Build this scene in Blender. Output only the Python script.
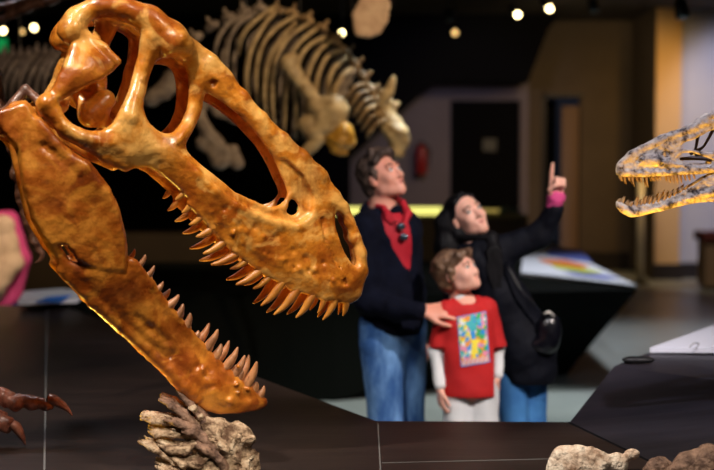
import bpy, math, random
import numpy as np
from mathutils import Vector, Matrix
for _o in list(bpy.data.objects):
    bpy.data.objects.remove(_o)
SC = bpy.context.scene
COL = SC.collection
rnd = random.Random(7)
R = math.radians

# ------------------------------------------------------------------ camera
F_PX = 1332.0
CAMZ = 1.74
PITCH = math.atan(70 / F_PX)
cam_d = bpy.data.cameras.new('camera')
cam = bpy.data.objects.new('camera', cam_d)
COL.objects.link(cam)
cam.location = (0, 0, CAMZ)
cam.rotation_euler = (math.pi / 2 - PITCH, 0, 0)
cam_d.sensor_width = 36
cam_d.lens = 36 * F_PX / 714
cam_d.clip_start = 0.05
cam_d.clip_end = 200
cam_d.dof.use_dof = True
cam_d.dof.focus_distance = 4.0
cam_d.dof.aperture_fstop = 2.1
SC.camera = cam

# ------------------------------------------------------------------ world, exposure
w = bpy.data.worlds.new('world')
SC.world = w
w.use_nodes = True
w.node_tree.nodes['Background'].inputs[0].default_value = (0.35, 0.4, 0.6, 1)
w.node_tree.nodes['Background'].inputs[1].default_value = 0.02
SC.view_settings.view_transform = 'Standard'
SC.view_settings.look = 'None'
SC.view_settings.gamma = 1
SC.view_settings.exposure = 0.0
SC.view_settings.use_curve_mapping = False


def light(name, kind, loc, target, power, color, size=0.2, angle=40, blend=0.5, shape=None):
    d = bpy.data.lights.new(name, kind)
    d.energy = power
    d.color = color
    if kind == 'SPOT':
        d.spot_size = R(angle)
        d.spot_blend = blend
        d.shadow_soft_size = size
    elif kind == 'AREA':
        d.shape = 'RECTANGLE'
        d.size = size
        d.size_y = shape or size
    else:
        d.shadow_soft_size = size
    o = bpy.data.objects.new(name, d)
    COL.objects.link(o)
    o.location = loc
    dv = Vector(target) - Vector(loc)
    o.rotation_euler = dv.to_track_quat('-Z', 'Y').to_euler()
    return o


WARM = (1.0, 0.74, 0.48)
light('skull_key_spot', 'SPOT', (-1.15, 2.3, 4.05), (-0.35, 3.8, 1.65), 400, (1.0, 0.86, 0.74), 0.12, 46)
light('skull_side_spot', 'SPOT', (1.3, 2.0, 3.9), (-0.35, 3.9, 1.5), 120, (1.0, 0.8, 0.62), 0.06, 36)
light('skull_back_spot', 'SPOT', (-1.0, 5.6, 4.0), (-0.35, 3.9, 1.6), 110, (1.0, 0.8, 0.7), 0.05, 40)
light('skull_uplight', 'SPOT', (-0.62, 4.05, 0.9), (-0.35, 4.0, 1.9), 20, (1.0, 0.62, 0.12), 0.05, 120)
light('jaw_uplight', 'SPOT', (-1.0, 3.85, 0.88), (-0.6, 3.9, 1.35), 16, (1.0, 0.62, 0.08), 0.04, 100)
light('rock_spot', 'SPOT', (0.5, 0.9, 3.3), (-0.47, 3.75, 0.93), 330, (1.0, 0.86, 0.68), 0.02, 8, .3)
light('right_rock_spot', 'SPOT', (0.2, 2.6, 4.0), (0.8, 3.8, 0.9), 260, (1.0, 0.9, 0.76), 0.03, 22)
light('right_skull_spot', 'SPOT', (0.7, 3.0, 4.0), (1.05, 4.3, 1.75), 190, (0.84, 0.84, 1.0), 0.05, 22)
light('right_skull_uplight', 'SPOT', (1.0, 4.05, 0.96), (1.02, 4.25, 1.65), 60, (1.0, 0.5, 0.05), 0.04, 50)
light('people_spot', 'SPOT', (2.6, 3.0, 4.0), (0.55, 6.3, 1.2), 860, (1.0, 0.86, 0.8), 0.12, 34)
light('people_fill', 'SPOT', (-0.2, 3.0, 4.0), (0.5, 6.3, 1.1), 200, (0.85, 0.9, 1.0), 0.2, 36)
light('mammal_spot', 'SPOT', (1.5, 6.0, 3.9), (-0.4, 9.0, 2.4), 260, (1.0, 0.7, 0.4), 0.05, 36)
light('mammal_key', 'SPOT', (0.4, 5.4, 3.6), (-0.2, 9.0, 2.2), 95, (1.0, 0.76, 0.46), 0.1, 46)
light('column_wash', 'SPOT', (4.75, 18.0, 3.7), (4.75, 20.2, 1.9), 170, (1.0, 0.56, 0.14), 0.1, 100, 1.0)
light('bench_fill', 'SPOT', (5.0, 16.0, 4.0), (5.3, 18.6, .6), 160, (1.0, 0.8, 0.6), 0.1, 30)  # added lamp, lifts the bench out of the dark
light('blue_wall_wash', 'SPOT', (6.3, 17.0, 4.0), (6.2, 20.3, 2.2), 480, (0.6, 0.67, 1.0), 0.2, 62)
light('grey_wall_wash', 'SPOT', (1.2, 18.0, 3.2), (1.4, 22.0, 1.8), 55, (0.75, 0.66, 0.9), 0.2, 80)
light('brown_wall_wash', 'SPOT', (3.0, 17.0, 3.8), (3.2, 22.0, 1.6), 150, (1.0, 0.72, 0.4), 0.2, 80)
light('snout_fill', 'SPOT', (0.1, 1.2, 3.9), (-0.1, 3.95, 1.5), 230, (1.0, 0.82, 0.6), 0.08, 16)  # extra light added from the front to brighten the snout
light('low_cabinet_fill', 'SPOT', (-2.0, 12.2, 4.0), (-1.6, 15.0, 0.7), 150, (1.0, 0.75, 0.4), 0.2, 70)  # added only to bring the brown cabinet up from black
light('overhead_bone_fill', 'SPOT', (-1.2, 5.2, 3.9), (-1.75, 6.5, 2.55), 14, (1.0, 0.72, 0.5), 0.1, 50)  # added light so the overhead bone shows
light('forelimb_spot', 'SPOT', (-2.3, 3.9, 3.9), (-1.2, 4.9, 1.6), 110, (1.0, 0.75, 0.55), 0.04, 22)
light('panel_fill', 'SPOT', (-1.9, 7.6, 4.0), (-1.95, 8.6, 0.9), 60, (0.95, 0.97, 1.0), 0.1, 22)  # added to brighten the white and blue panel at left
light('floor_spot_right', 'SPOT', (2.6, 11.5, 4.0), (2.9, 11.6, 0), 420, (0.9, 0.93, 1.0), 0.2, 90)
light('floor_spot_people', 'SPOT', (1.0, 9.2, 4.0), (0.7, 8.6, 0), 420, (0.9, 1.0, 0.96), 0.2, 60)
light('graphic_spot', 'SPOT', (1.6, 10.0, 4.0), (1.8, 12.6, 0.8), 170, (0.9, 0.9, 1.0), 0.1, 28)
light('label_spot', 'SPOT', (1.4, 4.6, 4.0), (1.6, 6.0, 0.95), 90, (0.88, 0.9, 1.0), 0.1, 26)
light('platform_spot', 'SPOT', (-2.2, 6.6, 4.0), (-1.2, 5.4, 0.85), 60, (0.8, 0.85, 1.0), 0.2, 60)
light('visitor_spot', 'SPOT', (-1.2, 6.8, 4.0), (-2.5, 9.55, 1.3), 600, (1.0, 0.8, 0.6), 0.2, 15)
light('left_ribs_spot', 'SPOT', (-1.4, 8.0, 3.9), (-2.8, 11.0, 2.4), 45, (1.0, 0.8, 0.66), 0.2, 44)


# ------------------------------------------------------------------ pixel helpers
_cp, _sp = math.cos(PITCH), math.sin(PITCH)


def ray(px, py):
    x = (px - 357) / F_PX
    y = (235 - py) / F_PX
    return np.array([x, _cp + y * _sp, -_sp + y * _cp])


def P(px, py, Y):
    r = ray(px, py)
    t = Y / r[1]
    return np.array([r[0] * t, Y, CAMZ + r[2] * t])


def PZ(px, py, z):
    r = ray(px, py)
    t = (z - CAMZ) / r[2]
    return np.array([r[0] * t, r[1] * t, z])


# ------------------------------------------------------------------ materials
MATS = {}


def mat(name, c1, c2=None, rough=0.5, scale=6.0, bump=0.0, bscale=None, coat=0.0, metal=0.0, c3=None,
        detail=6.0, spec=0.5, emit=None, estr=0.0, stretch=(1, 1, 1), sheen=0.0, wave=None, lo=0.35, hi=0.65, sss=0.0, bdist=0.01):
    if name in MATS:
        return MATS[name]
    m = bpy.data.materials.new(name)
    m.use_nodes = True
    nt = m.node_tree
    N, L = nt.nodes, nt.links
    b = N['Principled BSDF']
    b.inputs['Base Color'].default_value = (*c1, 1)
    b.inputs['Roughness'].default_value = rough
    b.inputs['Metallic'].default_value = metal
    b.inputs['Specular IOR Level'].default_value = spec
    b.inputs['Coat Weight'].default_value = coat
    b.inputs['Coat Roughness'].default_value = 0.18
    if sheen:
        b.inputs['Sheen Weight'].default_value = sheen
    if sss:
        b.inputs['Subsurface Weight'].default_value = sss
        b.inputs['Subsurface Radius'].default_value = (0.02, 0.008, 0.004)
    if emit:
        b.inputs['Emission Color'].default_value = (*emit, 1)
        b.inputs['Emission Strength'].default_value = estr
    tc = N.new('ShaderNodeTexCoord')
    mp = N.new('ShaderNodeMapping')
    mp.inputs['Scale'].default_value = stretch
    L.new(tc.outputs['Object'], mp.inputs['Vector'])
    if c2 is not None:
        nz = N.new('ShaderNodeTexNoise')
        nz.inputs['Scale'].default_value = scale
        nz.inputs['Detail'].default_value = detail
        nz.inputs['Roughness'].default_value = 0.6
        L.new(mp.outputs[0], nz.inputs['Vector'])
        cr = N.new('ShaderNodeValToRGB')
        cr.color_ramp.elements[0].position = lo
        cr.color_ramp.elements[0].color = (*c1, 1)
        cr.color_ramp.elements[1].position = hi
        cr.color_ramp.elements[1].color = (*c2, 1)
        if c3 is not None:
            e = cr.color_ramp.elements.new(min(0.95, hi + 0.14))
            e.color = (*c3, 1)
        L.new(nz.outputs['Fac'], cr.inputs['Fac'])
        L.new(cr.outputs['Color'], b.inputs['Base Color'])
    if bump:
        nb = N.new('ShaderNodeTexNoise')
        nb.inputs['Scale'].default_value = bscale or scale * 3
        nb.inputs['Detail'].default_value = 8
        L.new(mp.outputs[0], nb.inputs['Vector'])
        bp = N.new('ShaderNodeBump')
        bp.inputs['Strength'].default_value = bump
        bp.inputs['Distance'].default_value = bdist
        L.new(nb.outputs['Fac'], bp.inputs['Height'])
        L.new(bp.outputs[0], b.inputs['Normal'])
    MATS[name] = m
    return m


def bone_mat(name, dark, mid, hi, stain, rough=.3, coat=.3, sc=9.0):
    m = mat(name, dark, mid, rough, sc, 0.5, 42, coat=coat, c3=hi, detail=10, lo=0.38, hi=0.52, bdist=.008)
    N, L = m.node_tree.nodes, m.node_tree.links
    b = N['Principled BSDF']
    base = b.inputs['Base Color'].links[0].from_socket
    tc = [n for n in N if n.type == 'TEX_COORD'][0]
    def nz(scale, lo, hi_, det=6, dist=0.0):
        n = N.new('ShaderNodeTexNoise')
        n.inputs['Scale'].default_value = scale
        n.inputs['Detail'].default_value = det
        n.inputs['Distortion'].default_value = dist
        L.new(tc.outputs['Object'], n.inputs['Vector'])
        r = N.new('ShaderNodeMapRange')
        r.inputs['From Min'].default_value = lo
        r.inputs['From Max'].default_value = hi_
        L.new(n.outputs['Fac'], r.inputs['Value'])
        return r.outputs[0]
    def mx(fac, a, col, amt):
        f = N.new('ShaderNodeMath')
        f.operation = 'MULTIPLY'
        f.inputs[1].default_value = amt
        L.new(fac, f.inputs[0])
        x = N.new('ShaderNodeMix')
        x.data_type = 'RGBA'
        L.new(f.outputs[0], x.inputs['Factor'])
        L.new(a, x.inputs['A'])
        x.inputs['B'].default_value = (*col, 1)
        return x.outputs['Result']
    c = mx(nz(4.5, .5, .68, 8, 1.2), base, stain, .6)
    c = mx(nz(30, .56, .7, 6), c, stain, .5)
    c = mx(nz(13, .5, .62, 6, .8), c, hi, .75)
    L.new(c, b.inputs['Base Color'])
    L.new(nz(20, .2, .8), b.inputs['Roughness'])
    r = b.inputs['Roughness'].links[0].from_node
    r.inputs['To Min'].default_value = rough - .1
    r.inputs['To Max'].default_value = rough + .22
    return m


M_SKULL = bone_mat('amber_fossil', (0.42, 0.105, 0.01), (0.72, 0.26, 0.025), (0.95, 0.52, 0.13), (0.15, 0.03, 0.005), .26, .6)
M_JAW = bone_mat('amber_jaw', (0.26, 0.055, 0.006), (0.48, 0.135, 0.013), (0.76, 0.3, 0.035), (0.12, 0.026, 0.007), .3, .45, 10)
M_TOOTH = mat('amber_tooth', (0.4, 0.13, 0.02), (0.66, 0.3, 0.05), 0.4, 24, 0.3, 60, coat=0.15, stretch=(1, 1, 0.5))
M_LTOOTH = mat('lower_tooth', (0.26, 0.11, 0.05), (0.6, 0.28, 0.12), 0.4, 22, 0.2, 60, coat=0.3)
M_PALE = mat('pale_fossil', (0.05, 0.035, 0.035), (0.5, 0.42, 0.38), 0.5, 34, 0.9, 80, c3=(0.72, 0.64, 0.58), lo=.36, hi=.47, detail=9, coat=0.1)
M_PTOOTH = mat('small_fossil_tooth', (0.3, 0.17, 0.07), (0.5, 0.33, 0.16), 0.35, 40)
M_DARKB = mat('dark_fossil', (0.05, 0.03, 0.03), (0.12, 0.08, 0.07), 0.5, 20, 0.3)
M_ROCK = mat('tan_fossil_rock', (0.12, 0.065, 0.035), (0.52, 0.37, 0.24), 0.85, 26, 1.0, 70, c3=(0.76, 0.62, 0.45), detail=12, lo=0.38, hi=0.52, bdist=.02)
M_ROCKD = mat('brown_fossil_rock', (0.07, 0.035, 0.025), (0.36, 0.22, 0.15), 0.75, 26, 1.0, 60, bdist=.015, c3=(0.62, 0.48, 0.34), detail=10)
M_CREAM = mat('cream_fossil_rock', (0.3, 0.17, 0.1), (0.74, 0.56, 0.42), 0.85, 18, 1.0, 60, c3=(0.88, 0.76, 0.62), detail=12, lo=0.36, hi=0.48, bdist=.015)
M_CLAW = mat('red_brown_fossil', (0.16, 0.05, 0.03), (0.46, 0.2, 0.13), 0.35, 26, 0.4, 50, coat=0.25)
M_ARM = mat('dark_brown_bone', (0.08, 0.035, 0.022), (0.3, 0.15, 0.1), 0.35, 24, 0.5, 60, coat=0.2)
M_BONE = mat('mounted_bone', (0.12, 0.07, 0.035), (0.42, 0.28, 0.14), 0.55, 14, 0.4, 30)
M_BONEG = mat('greyish_bone', (0.16, 0.12, 0.1), (0.36, 0.28, 0.22), 0.6, 14, 0.4, 30)
M_BONEL = mat('cream_bone', (0.3, 0.2, 0.1), (0.62, 0.46, 0.25), 0.5, 14, 0.3, 30)
M_BONEA = mat('golden_bone', (0.26, 0.12, 0.015), (0.66, 0.36, 0.06), 0.25, 30, 0.4, 40)
M_STEEL = mat('black_steel', (0.02, 0.02, 0.022), rough=0.4, metal=0.6)
M_PLAT = mat('dark_laminate', (0.015, 0.009, 0.008), (0.032, 0.02, 0.017), 0.42, 3.0, 0.12, 9, stretch=(0.6, 3, 3), lo=0.3, hi=0.7)
M_PLATR = mat('dark_laminate_bluelit', (0.014, 0.0125, 0.018), (0.026, 0.023, 0.032), 0.42, 3.0, 0.12, 9, stretch=(0.6, 3, 3), lo=0.3, hi=0.7)  # same laminate tinted bluish; the block's differing light is in the colour
M_SEAM = mat('seam_metal', (0.25, 0.26, 0.26), rough=0.5, metal=0.3)
M_PLINTH = mat('black_green_paint', (0.0022, 0.003, 0.0022), rough=0.95, spec=.08)
M_BROWNC = mat('brown_case_paint', (0.045, 0.026, 0.012), (0.06, 0.035, 0.016), 0.6, 2)
M_FLOOR = mat('polished_concrete', (0.28, 0.31, 0.3), (0.38, 0.41, 0.39), 0.34, 1.2, 0.04, 3)
M_CEIL = mat('ceiling_dark', (0.05, 0.043, 0.034), (0.07, 0.06, 0.045), 0.9, 2)
M_BLACK = mat('matte_black', (0.004, 0.004, 0.005), rough=0.9, spec=0.1)
M_WGREY = mat('grey_wall_paint', (0.2, 0.17, 0.2), (0.22, 0.19, 0.22), 0.9, 3)
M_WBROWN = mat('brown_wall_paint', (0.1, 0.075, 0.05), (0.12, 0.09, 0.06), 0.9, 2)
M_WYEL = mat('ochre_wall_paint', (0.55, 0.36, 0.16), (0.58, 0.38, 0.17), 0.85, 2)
M_WBLUE = mat('pale_wall_paint', (0.4, 0.42, 0.5), (0.44, 0.46, 0.52), 0.85, 2)
M_BASEB = mat('baseboard_dark', (0.01, 0.007, 0.008), rough=0.5)
M_RED = mat('extinguisher_red', (0.35, 0.02, 0.02), rough=0.35, coat=0.3)
M_WHITE = mat('label_white', (0.72, 0.74, 0.8), rough=0.45)
M_SKIN = mat('skin_tone', (0.66, 0.27, 0.18), (0.74, 0.35, 0.25), 0.5, 9, sss=0.08)
M_SKINW = mat('skin_tone_fair', (0.76, 0.38, 0.27), (0.82, 0.45, 0.34), 0.5, 9, sss=0.08)
M_LIP = mat('lip_pink', (0.45, 0.11, 0.1), rough=0.4)
M_EYE = mat('eye_white', (0.6, 0.58, 0.55), rough=0.2)
M_IRIS = mat('iris_dark', (0.03, 0.02, 0.015), rough=0.1)
M_HAIRM = mat('dark_brown_hair', (0.022, 0.012, 0.008), (0.085, 0.048, 0.03), 0.7, 30, 0.8, 60, stretch=(1, 1, 0.4))
M_HAIRW = mat('black_hair', spec=.2, c1=(0.0015, 0.0015, 0.002), c2=(0.004, 0.0035, 0.005), rough=0.6, scale=40, bump=0.6, bscale=70, stretch=(1, 1, 0.2))
M_HAIRC = mat('light_brown_hair', (0.06, 0.03, 0.016), (0.2, 0.11, 0.06), 0.45, 30, 0.8, 60, stretch=(1, 1, 0.4))
M_NAVY = mat('navy_jacket', (0.0012, 0.0018, 0.007), (0.0025, 0.004, 0.013), 0.9, 12, 0.3, 40, spec=.15)
M_COAT = mat('black_coat', (0.0015, 0.002, 0.005), (0.004, 0.005, 0.01), 0.7, spec=.15, scale=12, bump=.4, bscale=30)
_unused = ('', (0.0015, 0.002, 0.005), (0.004, 0.005, 0.01), 0.6, 12, 0.4, 30)
M_REDS = mat('red_shirt', (0.4, 0.004, 0.016), (0.48, 0.006, 0.02), 0.75, 12, 0.2, 30)
M_REDT = mat('red_tshirt', (0.44, 0.006, 0.008), (0.54, 0.01, 0.01), 0.8, 10, 0.25, 24)
M_JEANS = mat('blue_denim', (0.025, 0.1, 0.3), (0.16, 0.34, 0.64), 0.85, 7, 0.4, 120, detail=4, stretch=(1.4, 1.4, .5), lo=.38, hi=.6)
M_JEANSW = mat('blue_denim_bright', (0.02, 0.12, 0.36), (0.06, 0.24, 0.54), 0.85, 5, 0.4, 120, detail=4)
M_SLEEVE = mat('white_sleeve', (0.64, 0.67, 0.68), (0.74, 0.76, 0.76), 0.85, 8, 0.3, 24)
M_PANTS = mat('light_grey_pants', (0.58, 0.6, 0.62), (0.68, 0.7, 0.71), 0.85, 8, 0.3, 24)
M_PINK = mat('pink_cloth', (0.62, 0.06, 0.22), rough=0.8)
M_BAG = mat('black_leather', (0.003, 0.003, 0.006), rough=0.3, coat=0.3)
M_LENS = mat('glass_lens', (0.05, 0.09, 0.12), rough=0.08, coat=1.0, metal=0.6)
M_CREAMC = mat('cream_cardigan', (0.66, 0.45, 0.28), (0.72, 0.5, 0.33), 0.85, 10, 0.5, 40)
M_BLUEC = mat('blue_cloth', (0.01, 0.015, 0.12), rough=0.8)
M_SHOE = mat('dark_shoe', (0.02, 0.015, 0.012), rough=0.5)
M_GLOW = mat('case_strip_light', (1, 1, 0.5), emit=(0.95, 0.9, 0.22), estr=1.15)
M_LAMP = mat('lamp_glow', (1, 0.9, 0.6), emit=(1.0, 0.78, 0.36), estr=16)
M_LAMPW = mat('lamp_glow_soft', (1, 0.9, 0.6), emit=(1.0, 0.6, 0.2), estr=2)
M_DIM = mat('dim_strip_light', (1, 0.9, 0.6), emit=(0.5, 0.36, 0.08), estr=.6)
M_GREEN = mat('green_sign_glow', (0, 0.6, 0.2), emit=(0.02, 0.75, 0.18), estr=.3)
M_POST = mat('brushed_post', (0.75, 0.72, 0.66), rough=0.4, metal=0.4)
M_DRED = mat('dark_red_cushion', (0.12, 0.018, 0.015), rough=0.7)
M_BENCH = mat('bench_tan', (0.3, 0.2, 0.12), rough=0.7)
M_GLASS = mat('case_glass_teal', (0.12, 0.2, 0.2), rough=0.2)
M_SIGN = mat('door_sign_grey', (0.12, 0.12, 0.1), rough=0.7)


def mat_stripes(name, cols, axis=0, nscale=5, rough=0.5):
    """printed graphic: constant colour bands along one generated axis, slightly warped"""
    m = bpy.data.materials.new(name)
    m.use_nodes = True
    N, L = m.node_tree.nodes, m.node_tree.links
    b = N['Principled BSDF']
    b.inputs['Roughness'].default_value = rough
    tc = N.new('ShaderNodeTexCoord')
    sx = N.new('ShaderNodeSeparateXYZ')
    L.new(tc.outputs['Generated'], sx.inputs[0])
    cr = N.new('ShaderNodeValToRGB')
    cr.color_ramp.interpolation = 'CONSTANT'
    e = cr.color_ramp.elements
    for i, (p, c) in enumerate(cols):
        if i < 2:
            e[i].position = p
            e[i].color = (*c, 1)
        else:
            k = e.new(p)
            k.color = (*c, 1)
    L.new(sx.outputs[axis], cr.inputs[0])
    L.new(cr.outputs[0], b.inputs['Base Color'])
    return m


# ------------------------------------------------------------------ object helpers
def tag(o, label, cat, group=None, kind=None):
    o['label'] = label
    o['category'] = cat
    if group:
        o['group'] = group
    if kind:
        o['kind'] = kind
    return o


def empty(name, loc=(0, 0, 0), rz=0.0):
    o = bpy.data.objects.new(name, None)
    COL.objects.link(o)
    o.location = loc
    o.rotation_euler = (0, 0, rz)
    o.empty_display_size = 0.1
    return o


def obj(name, verts, faces, material, parent=None, smooth=True, world=True):
    me = bpy.data.meshes.new(name)
    if isinstance(verts, np.ndarray):
        verts = verts.tolist()
    if isinstance(faces, np.ndarray):
        faces = faces.tolist()
    me.from_pydata(verts, [], faces)
    me.materials.append(material)
    if smooth:
        me.polygons.foreach_set('use_smooth', [True] * len(me.polygons))
    me.update()
    o = bpy.data.objects.new(name, me)
    COL.objects.link(o)
    if parent:
        o.parent = parent
        if world:
            top = parent
            M = Matrix.Identity(4)
            while top:
                M = Matrix.LocRotScale(top.location, top.rotation_euler, top.scale) @ M if top.parent is None else top.matrix_basis @ M
                top = top.parent
            o.matrix_basis = M.inverted()
    return o


def origin_to(o, loc):
    """move a top-level mesh's origin without moving its geometry"""
    v = Vector(loc)
    o.data.transform(Matrix.Translation(-v))
    o.location = v
    return o


class MB:
    def __init__(s):
        s.v = []
        s.f = []

    def add(s, v, f):
        n = len(s.v)
        s.v += [tuple(map(float, p)) for p in v]
        s.f += [tuple(int(i) + n for i in q) for q in f]
        return s

    def box(s, x0, x1, y0, y1, z0, z1):
        v = [(x, y, z) for z in (z0, z1) for y in (y0, y1) for x in (x0, x1)]
        return s.add(v, [(0, 2, 3, 1), (4, 5, 7, 6), (0, 1, 5, 4), (2, 6, 7, 3), (0, 4, 6, 2), (1, 3, 7, 5)])

    def prism(s, poly, z0, z1):
        n = len(poly)
        v = [(p[0], p[1], z0) for p in poly] + [(p[0], p[1], z1) for p in poly]
        f = [tuple(range(n - 1, -1, -1)), tuple(range(n, 2 * n))]
        f += [(i, (i + 1) % n, n + (i + 1) % n, n + i) for i in range(n)]
        return s.add(v, f)

    def loft(s, a, b):
        n = len(a)
        v = [tuple(p) for p in a] + [tuple(p) for p in b]
        f = [tuple(range(n - 1, -1, -1)), tuple(range(n, 2 * n))]
        f += [(i, (i + 1) % n, n + (i + 1) % n, n + i) for i in range(n)]
        return s.add(v, f)

    def tube(s, pts, rad, n=10, sub=4, flat=1.0):
        pts = [np.array(p, float) for p in pts]
        if not hasattr(rad, '__len__'):
            rad = [rad] * len(pts)
        if sub > 1 and len(pts) > 2:
            q, r = [], []
            E = [2 * pts[0] - pts[1]] + pts + [2 * pts[-1] - pts[-2]]
            for i in range(len(pts) - 1):
                a, b, c, d = E[i:i + 4]
                for k in range(sub):
                    t = k / sub
                    q.append(0.5 * ((2 * b) + (-a + c) * t + (2 * a - 5 * b + 4 * c - d) * t * t + (-a + 3 * b - 3 * c + d) * t ** 3))
                    r.append(rad[i] * (1 - t) + rad[i + 1] * t)
            q.append(pts[-1])
            r.append(rad[-1])
            pts, rad = q, r
        v, f = [], []
        up = np.array([0.13, 0.21, 0.97])
        T0 = pts[1] - pts[0]
        u = np.cross(T0, up)
        u /= np.linalg.norm(u) + 1e-9
        m = len(pts)
        for i, p in enumerate(pts):
            T = pts[min(i + 1, m - 1)] - pts[max(i - 1, 0)]
            T = T / (np.linalg.norm(T) + 1e-9)
            u = u - T * np.dot(u, T)
            u /= np.linalg.norm(u) + 1e-9
            b = np.cross(T, u)
            for k in range(n):
                a = 2 * math.pi * k / n
                v.append(p + (u * math.cos(a) + b * math.sin(a) * flat) * rad[i])
        for i in range(m - 1):
            for k in range(n):
                f.append((i * n + k, i * n + (k + 1) % n, (i + 1) * n + (k + 1) % n, (i + 1) * n + k))
        v.append(pts[0])
        v.append(pts[-1])
        for k in range(n):
            f.append((m * n, (k + 1) % n, k))
            f.append((m * n + 1, (m - 1) * n + k, (m - 1) * n + (k + 1) % n))
        return s.add(v, f)

    def build(s, name, m, parent=None, smooth=False, world=True):
        return obj(name, s.v, s.f, m, parent, smooth, world)


def struct(name, mb, m):
    o = mb.build(name, m)
    o['kind'] = 'structure'
    return o


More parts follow.
